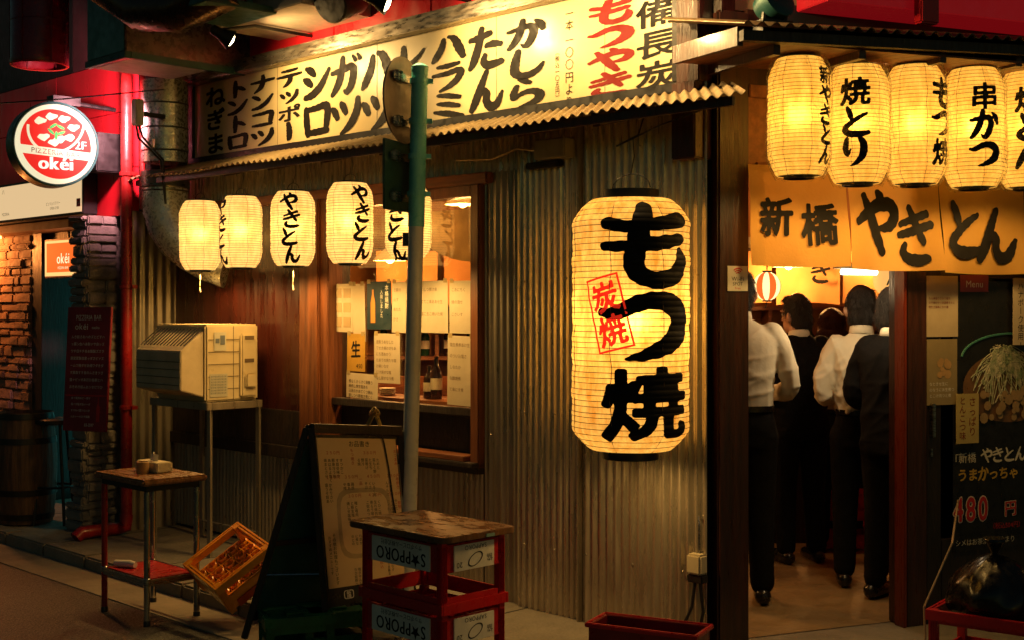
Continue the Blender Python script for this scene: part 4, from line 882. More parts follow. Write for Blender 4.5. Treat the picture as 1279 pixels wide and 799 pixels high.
b = MB(); b.box(xpl + .01, xpr - .03, -.60, -.25, 0, 2.268); stones(b, xpl, xpr, -.62, -.595, 0, 2.265, 'y', 3); stones(b, xpr - .035, xpr - .005, -.62, -.385, 0, 2.265, 'x', 4)
stones(b, xpl - .02, xpr + .02, -.66, -.58, 0, .20, 'y', 8, .07, .1)
part('stone_pillar', b, M_STONE, PB, 'rough ledgestone pillar', bevel=.011)
b = MB(); b.box(-9.3, FA.X(40, -.2) - .02, -.17, .1, 0, 2.22); stones(b, -9.3, FA.X(40, -.2), -.2, -.165, 0, 2.22, 'y', 5, .05, .10); part('stone_wall', b, M_STONE2, PB, 'lamp lit stone wall left of the door', bevel=.012)
# doorway
xa, xb_ = FA.X(42, .1), FA.X(95, .35)
b = MB(); b.box(FA.X(40, -.2) + .001, FA.X(52, -.2), -.2, .5, 0, 2.22); b.box(-7.6, -5.2, .5, .56, 0, 2.25); b.box(FA.X(52, -.2) + .005, -5.3, -.15, .4, 2.0, 2.22); part('door_surround', b, M_BLACKWOOD, PB, bevel=.004)
DR = MB(); DR.box(FA.X(52, .1), FA.X(76, .1), .10, .14, .02, 1.98); DR = part('door', DR, mat('midnight_blue_door', (.012, .014, .030), .35), PB, bevel=.005)
b = MB(); b.tube([(FA.X(72, .1), .06, .9), (FA.X(72, .1), .06, 1.25)], .012, 8); part('handle', b, M_STEEL, DR)
b = MB(); b.box(FA.X(76, .12) + .01, -5.45, .16, .18, .05, 1.98); part('lit_doorway', b, glow('teal_lit_glass', (.10, .60, .55), .5), PB, 'teal lit glass of the doorway')
# warm recess lamp under the header
b = MB(); b.box(-7.6, -7.3, -.36, -.28, 2.195, 2.218); RL = part('ceiling_lamp', b, glow('warm_recess_lamp', (1, .45, .12), 6), PB)
lamp('recess_light', PB, (-7.75, -.50, 2.12), 55, (1.0, .30, .06), .08)
# fascia sign with faded lettering
x0s, x1s = -8.2, FA.X(107, -.5)
FS = thing('fascia_sign', 'cream lit fascia sign strip over the pizzeria doorway', 'sign', FA, (x1s - .6, -.5, 2.29))
b = MB(); b.box(x0s, x1s, -.52, -.405, 2.292, 2.60); part('sign_box', b, M_BLACKMETAL, FS, bevel=.006)
b = MB(); b.box(x0s + .02, x1s - .02, -.526, -.5205, 2.312, 2.58); part('sign_face', b, glow('cream_lit_face', (.90, .62, .32), .7), FS)
m = MB(); text_h(m, 'okéi', FA.X(-30, -.53), 2.40, .20, flat(-.5275), wid=.9); text_h(m, 'PIZZERIA', FA.X(2, -.53), 2.345, .032, flat(-.5275)); text_h(m, 'ピッツェリアバー', FA.X(57, -.53), 2.385, .030, flat(-.5275)); text_h(m, 'OPEN 17:00', FA.X(62, -.53), 2.35, .028, flat(-.5275)); text_h(m, 'ハ', FA.X(2, -.53), 2.52, .05, flat(-.5275)); part('lettering', m, M_INK, FS, fixn=False)
m = MB(); m.box(x1s - .09, x1s - .03, -.5278, -.5265, 2.35, 2.41); part('floor_badge', m, M_REDINK, FS)
m = MB(); text_h(m, '2F', x1s - .06, 2.367, .03, flat(-.529), centre=True); part('lettering', m, M_WHITEINK, FS, fixn=False)
# round projecting sign
cx, cz = FA.px(66, 182, -.90); rS = .295
CS = thing('round_sign', 'round red and white lit pizzeria sign projecting from the wall', 'sign', FA, (cx, -.90, cz - rS))
ROT = R(90 - 8)   # face looks along the street towards the right
dirn = Vector((.985, -.17, 0)).normalized(); sideV = Vector((-dirn.y, dirn.x, 0))
def rs(off): return lambda a, b: Vector((cx, -.90, cz)) + dirn * off + sideV * a + Vector((0, 0, b))
b = MB(); b.lathe([(rS - .01, -.09), (rS, -.08), (rS, .08), (rS - .012, .085), (rS - .018, .078), (.01, .078)], (cx, -.90, cz), 64, axis=dirn); part('casing', b, M_TEALDARK, CS, smooth=True)
b = MB(); b.lathe([(rS - .019, 0), (.01, .001)], Vector((cx, -.90, cz)) + dirn * .080, 64, axis=dirn, caps=False); part('lit_face', b, glow('cream_sign_light', (1.0, .90, .58), .72), CS)
M_SIGNRED = glow('red_sign_light', (.90, .03, .02), .75); M_SIGNGREEN = glow('green_sign_light', (.05, .50, .12), .5)
f1 = rs(.0825); b = MB(); ri = rS - .055
def arcpoly(r, z_lo, z_hi, n=60):
    pts = []
    for k in range(n):
        a = 2 * math.pi * k / n; yy = r * math.sin(a)
        pts.append((r * math.cos(a), min(z_hi, max(z_lo, yy))))
    # clamp x on the cut chord
    return [(math.copysign(min(abs(p), math.sqrt(max(0, r * r - q * q))), p), q) for p, q in pts]
for lo, hi in ((-ri, -.088), (-.030, ri)):
    p = arcpoly(ri, lo, hi); vs = [f1(a, b_ + a * -.06) for a, b_ in p]; b.add(vs, [tuple(range(len(vs)))])
part('red_field', b, M_SIGNRED, CS, fixn=False)
f2 = rs(.0835); f3 = rs(.0842); b = MB()
b.grid(lambda u, v: f2((.180 + .018 * v) * math.cos(R(172) + R(186) * u), .10 + (.150 + .018 * v) * math.sin(R(172) + R(206) * u)), 40, 1)
for k, (a, c_) in enumerate(((-.105, .155), (-.03, .19), (.055, .18), (.118, .125), (-.085, .045), (-.015, .012), (.022, .035), (.085, .05))):
    b.add([f2(a + (.040 + .008 * math.sin(2 * t + k)) * math.cos(t + .5 * k), c_ + (.024 + .007 * math.cos(3 * t + k)) * math.sin(t + .5 * k)) for t in np.linspace(0, 6.28, 14)[:-1]], [tuple(range(13))])
part('slice_motif', b, glow('cream_motif_light', (1.0, .90, .58), .70), CS, fixn=False)
b = MB()
for k, (a, c_, rr_) in enumerate(((-.02, .125, .6), (.03, .12, -.4), (-.035, .085, 2.4), (.035, .08, 3.6), (.0, .06, -1.6))):
    b.add([f3(a + .03 * math.cos(t) * math.cos(rr_) - .011 * math.sin(t) * math.sin(rr_), c_ + .03 * math.cos(t) * math.sin(rr_) + .011 * math.sin(t) * math.cos(rr_)) for t in np.linspace(0, 6.28, 12)[:-1]], [tuple(range(11))])
part('leaf_motif', b, M_SIGNGREEN, CS, fixn=False)
b = MB(); text_h(b, 'PIZZERIA BAR', 0, -.076, .050, lambda a, z: f2(a, z - a * .06), centre=True); part('lettering', b, M_REDINK, CS, fixn=False)
b = MB()
for dx in (0, .006, -.006): text_h(b, 'okéi', dx, -.175, .125, lambda a, z, q=dx: rs(.0835 + q * .05)(a, z), centre=True)
part('lettering', b, glow('white_sign_letter', (1.0, .95, .75), .9), CS, fixn=False)
b = MB()
for dx in (0, .004): text_h(b, '2F', .125 + dx, -.025, .080, lambda a, z, q=dx: rs(.0848 + q * .05)(a, z))
part('lettering', b, MATS['white_sign_letter'], CS, fixn=False)
b = MB(); b.box(cx - .06, cx + .05, -.60, -.402, cz - .16, cz + .12); part('wall_box', b, M_BLACKMETAL, CS, bevel=.008)
b = MB(); b.beam((cx, -.60, cz + .02), (cx, -.66, cz + .02), .05, .05); b.tube([(cx - .02, -.42, cz + .30), (cx - .02, -.86, cz + .32)], .016, 8); b.box(cx - .05, cx + .05, -.92, -.72, cz + rS - .01, cz + rS + .05); part('bracket', b, M_BLACKMETAL, CS)
# inner light box sign
x0, z1 = FA.px(55, 300, -.22); x1 = FA.X(104, -.22); z0 = FA.Z(55, 348, -.22)
LB = thing('light_box_sign', 'small square orange light box sign hanging inside the pizzeria doorway', 'sign', FA, ((x0 + x1) / 2, -.22, z0))
b = MB(); b.box(x0, x1, -.215, -.13, z0, z1); part('casing', b, mat('red_sign_case', (.35, .03, .01), .4), LB, bevel=.006)
b = MB(); b.box(x0 + .015, x1 - .015, -.219, -.2155, z0 + .015, z1 - .015); part('lit_face', b, glow('cream_orange_light', (1.0, .55, .18), 1.0), LB)
b = MB(); b.box(x0 + .05, x1 - .05, -.2212, -.2195, z0 + .045, z1 - .035); part('orange_field', b, glow('deep_orange_light', (.85, .12, .015), .9), LB)
b = MB(); xm = (x0 + x1) / 2
for dx in (0, .004): text_h(b, 'okéi', xm + dx, z0 + .115, .12, flat(-.2218 - dx * .05), centre=True)
text_h(b, 'PIZZERIA BAR', xm, z0 + .07, .028, flat(-.2218), centre=True); part('lettering', b, glow('pale_sign_letter', (1.0, .85, .5), 1.0), LB, fixn=False)
b = MB(); b.tube([(xm, -.17, z1), (xm, -.17, 2.22)], .008, 6); part('hanger', b, M_BLACKMETAL, LB)
# red drain pipe
x = FA.X(158, -.46)
RP = thing('drain_pipe', 'red painted drain pipe running down the pizzeria corner', 'pipe', FA, (x, -.46, 0))
b = MB(); b.tube([(x, -.46, 4.6), (x, -.46, .10)], .040, 14); part('pipe', b, M_REDPIPE, RP, smooth=True)
b = MB(); b.tube([(x, -.46, .14), (x, -.47, .05), (x, -.52, .005 + .045), (x, -.70, .055), (x, -.80, .05), (x, -.84, .02)], [.046, .046, .044, .044, .046, .046], 14); part('outlet', b, M_REDPIPE, RP, smooth=True)
for z in (.9, 1.75, 2.55):
    b = MB(); b.lathe([(.041, -.015), (.05, -.012), (.05, .012), (.041, .015)], (x, -.46, z), 14, caps=False); b.box(x - .05, x + .07, -.455, -.41, z - .012, z + .012); part('pipe_clip', b, M_REDPIPE, RP)
for q in ((x - .10, -.43, 4.6, 2.62), (x + .085, -.38, 4.4, 2.3)):
    b = MB(); b.tube([(q[0], q[1], q[2]), (q[0], q[1], q[3])], .021, 10); part('conduit', b, M_REDPIPE, RP)
# dark red hanging cylinder (tall bent-paper lamp off) top left
x, z = FA.px(49, 82, -.95); r_ = 34 * FA.world(x, -.95, 0).y / FPX
HC = thing('red_cylinder_lamp', 'unlit dark red cylinder lamp hanging before the dim upper window', 'lamp', FA, (x, -.95, z))
b = MB(); b.lathe([(r_, 0), (r_ * 1.02, .02), (r_, .04), (r_, .9), (r_ * .95, .92)], (x, -.95, z), 32, caps=False); part('shade', b, mat('dark_red_lacquer', (.16, .008, .014), .3, dirt=.3), HC, smooth=True)
b = MB()
for k in range(6): a = k * math.pi / 3; b.tube([(x + r_ * 1.01 * math.cos(a), -.95 + r_ * 1.01 * math.sin(a), z), (x + r_ * 1.01 * math.cos(a), -.95 + r_ * 1.01 * math.sin(a), z + .9)], .006, 6)
for zz in (.3, .6): b.lathe([(r_ * 1.005, -.004), (r_ * 1.012, 0), (r_ * 1.005, .004)], (x, -.95, z + zz), 32, caps=False)
part('shade_rib', b, mat('darker_red_rib', (.10, .006, .01), .35), HC)
b = MB(); b.lathe([(r_ * .98, .006), (r_ * 1.04, 0), (r_ * 1.0, -.008), (r_ * .93, -.004)], (x, -.95, z), 32, caps=False); part('rim', b, M_REDPIPE, HC, smooth=True)
b = MB(); b.lathe([(r_ * .95, .92), (.03, .93)], (x, -.95, z), 24, caps=False); b.beam((x, -.95, z + .93), (x, -.40, z + .95), .03, .03); part('top_bracket', b, M_BLACKMETAL, HC)
# overhead wire across the red wall
a = PW(-40, 132, 8.9); c_ = PW(205, 112, 8.7); m = MB(); m.tube([a, (a + c_) / 2 - Vector((0, 0, .01)), c_], .005, 6); solo('overhead_wire', 'thin black wire crossing the red wall behind the round sign', 'wire', m, M_BLACKPL, FW)
# chalk menu board on the pillar
TL, TR, BL, BR = PW(84, 386, 8.95), PW(140, 382, 8.80), PW(79, 535, 8.95), PW(131, 541, 8.80)
ux = ((TR - TL) + (BR - BL)).normalized(); Wd = ((TR - TL).length + (BR - BL).length) / 2; Hd = ((TL - BL).length + (TR - BR).length) / 2; cen = (TL + TR + BL + BR) / 4
uz = ((TL - BL) + (TR - BR)).normalized(); un = uz.cross(ux).normalized(); un = un if un.y > 0 else -un
CB = thing('chalk_board', 'dark red chalk menu board leaning on the stone pillar', 'menu board', FW, tuple(cen - uz * Hd / 2))
def cf(off): return lambda a, b: cen + ux * a + uz * b - un * off
b = MB(); b.box(-Wd / 2, Wd / 2, 0, .02, -Hd / 2, Hd / 2); b.xform(lambda v: cf(-v.y)(v.x, v.z)); part('board', b, mat('maroon_chalkboard', (.24, .015, .028), .55, col2=(.15, .010, .018), scale=4), CB, bevel=.003)
b = MB(); text_h(b, 'PIZZERIA BAR', 0, Hd * .40, .046, cf(.0015), centre=True, wid=.72); text_h(b, 'okéi', -.06, Hd * .325, .062, cf(.0015), centre=True); text_h(b, 'cucina', .03, Hd * .33, .032, cf(.0015), wid=.8)
rq = random.Random(5); ab = 'あさひのワインとチーズ自家製生ハムサラダ窯焼きピッツァ本日おすすめ前菜盛合せ'
for k in range(8): text_h(b, ''.join(rq.choice(ab) for _ in range(12)), 0, Hd * (.255 - .058 * k), .0245, cf(.0015), centre=True)
for k in range(4): text_h(b, ''.join(rq.choice(ab) for _ in range(9)), -.125, Hd * (-.24 - .05 * k), .019, cf(.0015))
text_h(b, '03-3597', .0, -Hd * .46, .03, cf(.0015), wid=.8); part('lettering', b, M_WHITEINK, CB, fixn=False)
b = MB(); b.box(-Wd * .48, Wd * .48, -.0012, -.0008, -Hd * .215, -Hd * .205); b.xform(lambda v: cf(-v.y)(v.x, v.z)); b.lathe([(.014, 0), (.016, .09), (.006, .13), (.006, .17)], (0, 0, 0), 10); b.xform(lambda v: cf(.0012 + .0001 * v.y)(.115 + v.x, -Hd * .42 + v.z), 8); part('drawing', b, M_REDINK, CB)
# barrel
c0 = PW(32, 640, 9.6); c0.z = 0
BA = thing('wooden_barrel', 'dark oak barrel with black hoops on the pavement beside the bar stool', 'barrel', FW, tuple(c0))
rb_ = .225
def staves(u, v):
    a = 2 * math.pi * u; r = rb_ * (.86 + .14 * math.sin(math.pi * v)) * (1 - .012 * (abs(math.sin(a * 11)) < .12)); return Vector((c0.x + r * math.cos(a), c0.y + r * math.sin(a), .01 + .82 * v))
b = MB(); b.grid(staves, 132, 12); b.lathe([(rb_ * .84, .80), (.01, .80)], c0, 32, caps=False); part('staves', b, mat('old_oak_staves', (.13, .065, .03), .55, col2=(.05, .025, .012), scale=5, stretch=(6, 6, .6), bump=.3), BA, smooth=True, angle=40)
for zz in (.04, .22, .60, .78):
    v = (zz) / .82; r1 = rb_ * (.86 + .14 * math.sin(math.pi * v)); r2 = rb_ * (.86 + .14 * math.sin(math.pi * (v + .055))); b = MB(); b.lathe([(r1 + .001, zz), (r1 + .006, zz), (r2 + .006, zz + .045), (r2 + .001, zz + .045)], c0, 40, caps=False); part('hoop', b, M_BLACKMETAL, BA, smooth=True)
# dark bar stool at the door
s0 = PW(68, 632, 9.55); s0.z = 0
ST = thing('bar_stool', 'dark high bar stool beside the barrel', 'stool', FW, tuple(s0))
b = MB(); b.lathe([(.13, .74), (.15, .75), (.15, .775), (.13, .785), (.01, .785)], s0, 24); part('seat', b, M_BLACKPL, ST, smooth=True)
for k in range(4):
    a = R(45 + 90 * k); b = MB(); b.tube([s0 + Vector((.09 * math.cos(a), .09 * math.sin(a), .745)), s0 + Vector((.16 * math.cos(a), .16 * math.sin(a), 0))], .012, 8); part('leg', b, M_BLACKMETAL, ST)
b = MB(); b.tube([s0 + Vector((.135 * math.cos(R(k * 15)), .135 * math.sin(R(k * 15)), .28)) for k in range(25)], .009, 6); part('foot_ring', b, M_BLACKMETAL, ST)
# ------------------------------------------------------------------ outdoor unit on a stand
yq = -.55
xA, xB_, xC = FA.X(183, yq), FA.X(250, yq), None
zt, zb = FA.Z(250, 405, yq), FA.Z(250, 506, yq)
xr_ = FA.X(250, yq) ; dep = .44
AC = thing('outdoor_unit', 'yellowed air conditioner outdoor unit with a wind guard on a metal stand', 'air conditioner', FA, (xr_ - .35, yq + .2, zb))
M_ACS = mat('yellowed_enamel', (.56, .47, .28), .42, col2=(.42, .33, .18), scale=4, bump=.03, contrast=.9)
m = MB(); m.box(xr_ - .63, xr_, yq + .04, yq + dep, zb + .02, zt); part('casing', m, M_ACS, AC, bevel=.012)
m = MB()                                                # wedge shaped wind guard in front
p = [(yq + .038, zb + .05), (yq - .13, zb + .10), (yq - .13, zt - .17), (yq + .038, zt - .04)]
vs = [(xr_ - .59, y, z) for y, z in p] + [(xr_ - .02, y, z) for y, z in p]; m.add(vs, [(0, 1, 2, 3), (7, 6, 5, 4), (0, 4, 5, 1), (1, 5, 6, 2), (2, 6, 7, 3), (3, 7, 4, 0)]); part('wind_guard', m, M_CREAMDK, AC, bevel=.006)
m = MB()
for k in range(6):
    z = zb + .13 + k * .05; 
    if z < zt - .19: m.box(xr_ - .58, xr_ - .03, yq - .1335, yq - .1302, z, z + .004)
part('guard_groove', m, mat('guard_groove_shadow', (.10, .09, .06), .7), AC)
m = MB()
for k in range(14): m.beam((xr_ - .58 + k * .042, yq - .10, zt - .135), (xr_ - .58 + k * .042, yq + .03, zt - .028), .006, .006)
part('guard_mesh', m, M_BLACKMETAL, AC)
m = MB()                                                # side face: fins, service cover, labels
for k in range(5): m.box(xr_ + .0002, xr_ + .003, yq + .06, yq + dep - .15, zb + .10 + k * .08, zb + .104 + k * .08)
m.box(xr_ + .0002, xr_ + .0025, yq + .245, yq + .249, zb + .03, zt - .01); part('panel_seam', m, mat('seam_shadow', (.14, .11, .06), .7), AC)
m = MB(); m.box(xr_ + .001, xr_ + .030, yq + .29, yq + .41, zb + .04, zt - .06); part('service_cover', m, M_ACS, AC, bevel=.012)
m = MB(); m.box(xr_ + .0302, xr_ + .034, yq + .315, yq + .385, zt - .10, zt - .075); m.box(xr_ + .0302, xr_ + .034, yq + .315, yq + .385, zt - .25, zt - .225); part('cover_slot', m, mat('slot_dark', (.12, .08, .04), .6), AC)
m = MB(); m.box(xr_ + .0302, xr_ + .055, yq + .31, yq + .40, zb + .10, zb + .20); part('valve_cover', m, M_ACS, AC, bevel=.018)
m = MB(); m.box(xr_ + .0035, xr_ + .005, yq + .10, yq + .19, zt - .17, zt - .05); m.box(xr_ + .0035, xr_ + .005, yq + .07, yq + .20, zb + .05, zb + .20); part('label_sheet', m, mat('aged_label', (.42, .40, .30), .6), AC)
m = MB()
for k in range(7): text_h(m, '室外機冷媒仕様注意', 0, 0, .013, lambda a, z, k=k: (xr_ + .0055, yq + .075 + a, zb + .178 - k * .018 + z))
m.box(xr_ + .0055, xr_ + .0062, yq + .145, yq + .18, zt - .13, zt - .07); m.box(xr_ + .0055, xr_ + .0062, yq + .11, yq + .14, zt - .12, zt - .09); part('label_print', m, mat('label_print', (.10, .12, .14), .6), AC, fixn=False)
SF = thing('unit_stand', 'angle steel stand carrying the outdoor unit', 'stand', FA, (xr_ - .35, yq + .2, 0))
m = MB(); m.box(xr_ - .68, xr_ + .05, yq + .02, yq + .06, zb - .03, zb + .018); m.box(xr_ - .68, xr_ + .05, yq + .40, yq + .44, zb - .03, zb + .018); m.box(xr_ + .01, xr_ + .05, yq + .062, yq + .398, zb - .03, zb + .016); m.box(xr_ - .68, xr_ - .64, yq + .062, yq + .398, zb - .03, zb + .016); part('top_frame', m, M_GALVDK, SF, bevel=.003)
for x in (xr_ - .67, xr_ + .03):
    for y in (yq + .045, yq + .415):
        m = MB(); m.box(x - .02, x + .02, y - .003, y + .003, .0, zb - .031); m.box(x - .02, x - .014, y + .0035, y + .035, 0, zb - .031); part('leg', m, M_GALVDK, SF)
m = MB(); m.beam((xr_ - .66, yq + .41, .12), (xr_ + .02, yq + .41, .12), .03, .005); part('brace', m, M_GALVDK, SF)

# ------------------------------------------------------------------ steel legged table, left
zT = FA.px(178, 602, -1.53)[1]
def gA(px, py, z):
    Y = (CZ - z) * FPX / (py - HY); X = (px - HX) / FPX * Y; dx, dy = X - FA.ox, Y - FA.oy
    return (dx * FA.c + dy * FA.s, -dx * FA.s + dy * FA.c)
F, Rr, L = gA(186, 781, -.08), gA(250, 771, -.08), gA(127, 763, -.08)
tx0, tx1, ty0, ty1 = L[0] + .01, F[0], (F[1] + L[1]) / 2, Rr[1]
YF = FA.world(tx1, ty0, 0).y; zt = CZ - (603 - HY) / FPX * YF
TB = thing('standing_table', 'small standing table with a wooden top and a red lower shelf', 'table', FA, ((tx0 + tx1) / 2, (ty0 + ty1) / 2, -.08))
ov = .045
m = MB(); m.box(tx0 - ov, tx1 + ov, ty0 - ov, ty1 + ov, zt - .012, zt + .022); part('tabletop', m, M_TOP, TB, bevel=.010)
m = MB(); m.box(tx0 - .01, tx1 + .01, ty0 - .01, ty1 + .01, zt - .045, zt - .013); part('apron', m, M_BLACKMETAL, TB)
for i, (x, y, mm) in enumerate(((tx0, ty0, M_REDPIPE), (tx1, ty0, M_CHROME), (tx1, ty1, M_CHROME), (tx0, ty1, M_CHROME))):
    m = MB(); m.tube([(x, y, -.06), (x, y, zt - .046)], .0165, 14); lg = part('leg', m, mm, TB, 'red leg' if i == 0 else 'chrome leg', smooth=True)
    m = MB(); m.lathe([(.0, -.08), (.019, -.08), (.019, -.055), (.0175, -.05)], (x, y, 0), 14); part('foot', m, M_BLACKPL, lg, smooth=True)
    m = MB(); m.lathe([(.0175, 0), (.0205, .004), (.0205, .03), (.0175, .034)], (x, y, .14), 14, caps=False); part('collar', m, M_STEEL, lg, smooth=True)
zs = .155
m = MB(); m.box(tx0 + .01, tx1 - .01, ty0 + .01, ty1 - .01, zs + .006, zs + .012); part('shelf', m, mat('red_shelf_sheet', (.50, .012, .014), .32, dirt=.3), TB)
m = MB(); m.box(tx0 - .012, tx1 + .012, ty0 - .013, ty0 - .006, zs - .025, zs + .010); m.box(tx1 + .006, tx1 + .013, ty0 - .005, ty1 + .012, zs - .025, zs + .010); m.box(tx0 - .012, tx1 + .0, ty1 + .006, ty1 + .012, zs - .025, zs + .010); m.box(tx0 - .013, tx0 - .006, ty0 - .005, ty1 + .005, zs - .025, zs + .010); part('shelf_edge', m, M_STEEL, TB, bevel=.002)
cx, cy = (tx0 + tx1) / 2, (ty0 + ty1) / 2
TI = thing('tissue_box', 'cream woven tissue holder on the standing table', 'tissue box', FA, (cx - .05, cy + .03, zt + .022))
m = MB(); m.box(cx - .17, cx + .07, cy + .0, cy + .10, zt + .023, zt + .078); part('box', m, mat('woven_cream', (.60, .50, .30), .7, bump=.6, bscale=60), TI, bevel=.006)
m = MB(); m.grid(lambda u, v: (cx - .09 + .07 * u + .01 * v, cy + .05 + .012 * math.sin(u * 7), zt + .079 + .05 * v * (1 - .6 * abs(u - .5)) ), 10, 4); part('tissue', m, M_PAPERW, TI, smooth=True)
m = MB(); m.lathe([(.033, 0), (.034, .002), (.034, .062), (.030, .064), (.029, .01), (.001, .01)], (cx - .0, cy - .045, zt + .0225), 20); solo('pick_holder', 'small round cardboard holder in front of the tissue box', 'holder', m, mat('kraft_holder', (.42, .24, .09), .6), FA, smooth=True)
TW = MB(); TW.tube([(tx0 + .03, ty0 + .05, zs + .032), (tx0 + .12, ty0 + .09, zs + .034), (tx0 + .16, ty0 + .10, zs + .031)], [.018, .021, .016], 12); solo('wet_towel', 'rolled white hand towel on the red shelf', 'towel', TW, M_PAPERW, FA, smooth=True)

# ------------------------------------------------------------------ plastic bottle crate pattern
def crate(mb, Lx, Ly, H, grip=True, wallth=.012, cells=(5, 4), window=(.42, .72)):
    """open crate with corner posts, rims, windows in its sides and an egg-crate floor; local origin at a bottom corner"""
    r = .035
    z0, z1 = H * window[0], H * window[1]
    for (x0, x1, y0, y1) in ((0, r, 0, r), (Lx - r, Lx, 0, r), (Lx - r, Lx, Ly - r, Ly), (0, r, Ly - r, Ly)): mb.box(x0, x1, y0, y1, .0, H - .0005)
    t = wallth
    for (za, zb_) in ((.015, z0), (z1, H - .001)):
        mb.box(r + .0002, Lx - r - .0002, .004, .004 + t, za, zb_); mb.box(r + .0002, Lx - r - .0002, Ly - .004 - t, Ly - .004, za, zb_)
        mb.box(.004, .004 + t, r + .0002, Ly - r - .0002, za, zb_); mb.box(Lx - .004 - t, Lx - .004, r + .0002, Ly - r - .0002, za, zb_)
    for (px_, py_) in ((0, 0), (Lx, 0), (Lx, Ly), (0, Ly)):                    # moulded ribs on the corner posts
        sx_, sy_ = (-1 if px_ == 0 else 1), (-1 if py_ == 0 else 1)
        for q_ in (.008, .0175, .027): xx_ = px_ - sx_ * q_; yy_ = py_ - sy_ * q_; mb.box(xx_ - .0018, xx_ + .0018, min(py_, py_ + sy_ * .004) + .0001, max(py_, py_ + sy_ * .004), .02, H - .05); mb.box(min(px_, px_ + sx_ * .004) + .0001, max(px_, px_ + sx_ * .004), yy_ - .0018, yy_ + .0018, .0202, H - .0502)
    mb.box(r, Lx - r, .0005, .0038, z0 - .012, z0 - .004); mb.box(Lx - .0038, Lx - .0005, r, Ly - r, z0 - .012, z0 - .004)
    # rim
    e = .012
    mb.box(-e, Lx + e, -e, -.0005, H - .045, H); mb.box(-e, Lx + e, Ly + .0005, Ly + e, H - .045, H); mb.box(-e, -.0005, 0, Ly, H - .0452, H + .0002); mb.box(Lx + .0005, Lx + e, 0, Ly, H - .0452, H + .0002)
    return mb
# ------------------------------------------------------------------ two upturned beer crates with a board = table
cxl, cxr, cyf, cyb = -1.06, -.51, -1.265, -.885
zTop = .62
M_LABEL = mat('printed_white_label', (.84, .80, .68), .55, dirt=.2, scale=9)
def beer_crate(z0, label):
    """stands upside down: the rim is at the bottom"""
    T = thing('beer_crate', label, 'crate', FA, ((cxl + cxr) / 2, (cyf + cyb) / 2, z0), 'red beer crates under the wooden board')
    Hc, Lx, Ly = .315, cxr - cxl, cyb - cyf
    fl = lambda v: Vector((cxl + v.x, cyf + v.y, z0 + Hc - v.z))
    m = MB(); crate(m, Lx, Ly, Hc - .002, window=(.44, .78)); m.xform(fl); part('frame', m, M_REDPL, T, bevel=.004)
    m = MB()
    for i in range(1, 5): m.box(Lx * i / 5 - .002, Lx * i / 5 + .002, .03, Ly - .03, .02, .11)
    for j in range(1, 4): m.box(.03, Lx - .03, Ly * j / 4 - .002, Ly * j / 4 + .002, .0205, .1105)
    m.xform(fl); part('divider', m, M_REDPL, T)
    # labels hang upside down on the long and short sides
    la, lb, lz0, lz1 = cxl + .075, cxr - .075, z0 + Hc - .135, z0 + Hc - .022
    m = MB(); m.box(la, lb, cyf - .0035, cyf + .0035, lz0, lz1); lbl = part('label_plate', m, M_LABEL, T, 'long label', bevel=.001)
    m = MB(); f = flat(cyf - .0042)
    for dx in (0, .003): text_h(m, 'S', (la + lb) / 2 + .138 + dx, lz0 + .010, .082, lambda a, z, q=dx: (a, cyf - .0042 - q * .05, z), wid=.85, upside=True)
    for dx in (0, .003): text_h(m, 'PPORO', (la + lb) / 2 - .170 + dx, lz0 + .010, .082, lambda a, z, q=dx: (a, cyf - .0042 - q * .05, z), wid=.85, upside=True)
    sx, szz = (la + lb) / 2 + .106, lz0 + .038
    star = [(sx + (.034 if k % 2 == 0 else .014) * math.sin(math.pi * k / 5 + math.pi), szz + (.034 if k % 2 == 0 else .014) * math.cos(math.pi * k / 5 + math.pi)) for k in range(10)]
    m.add([(a, cyf - .0042, z) for a, z in star] + [(sx, cyf - .0042, szz)], [(k, (k + 1) % 10, 10) for k in range(10)])
    text_h(m, 'サッポロビール株式会社', (la + lb) / 2 - .135, lz0 + .084, .026, f, upside=True); part('lettering', m, M_INK, lbl, fixn=False)
    ya, yb = cyf + .07, cyb - .07
    m = MB(); m.box(cxr - .0035, cxr + .0035, ya, yb, lz0, lz1); lb2 = part('label_plate', m, M_LABEL, T, 'short label', bevel=.001)
    m = MB(); g = lambda a, z: (cxr + .0042, a, z)
    text_h(m, 'SAPPORO', (ya + yb) / 2 - .06, lz0 + .085, .028, g, upside=True); text_h(m, '20', ya + .012, lz0 + .012, .034, g, upside=True); text_h(m, '協', yb - .045, lz0 + .025, .036, g, upside=True)
    cyy, czz = (ya + yb) / 2 + .005, lz0 + .042
    ov = []
    for k in range(28):
        a = 2 * math.pi * k / 28; c_, s_ = math.cos(a), math.sin(a)
        ov += [(cxr + .0042, cyy + q * (.048 * c_ * .9 - .026 * s_ * .45), czz + q * (.048 * c_ * .45 + .026 * s_ * .9)) for q in (1, .84)]
    m.add(ov, [(2 * k, 2 * k + 1, (2 * k + 3) % 56, (2 * k + 2) % 56) for k in range(28)]); part('lettering', m, M_INK, lb2, fixn=False)
    return T
beer_crate(zTop - .025 - .316, 'red beer crate with upside down labels, upper of the two under the wooden board')
beer_crate(zTop - .025 - .316 * 2, 'red beer crate with upside down labels, lower of the two under the wooden board')
m = MB(); q = .05
pl = [(-1.135, -1.30), (-.46, -1.30), (-.46, -.85), (-1.135, -.85)]; rr_ = .045; poly = []
for i, (x, y) in enumerate(pl):
    sx, sy = (1 if x < -.8 else -1), (1 if y < -1 else -1)
    a0 = {(1, 1): 180, (-1, 1): 270, (-1, -1): 0, (1, -1): 90}[(sx, sy)]
    for k in range(6): a = R(a0 + 18 * k); poly.append((x + sx * rr_ + rr_ * math.cos(a), y + sy * rr_ + rr_ * math.sin(a)))
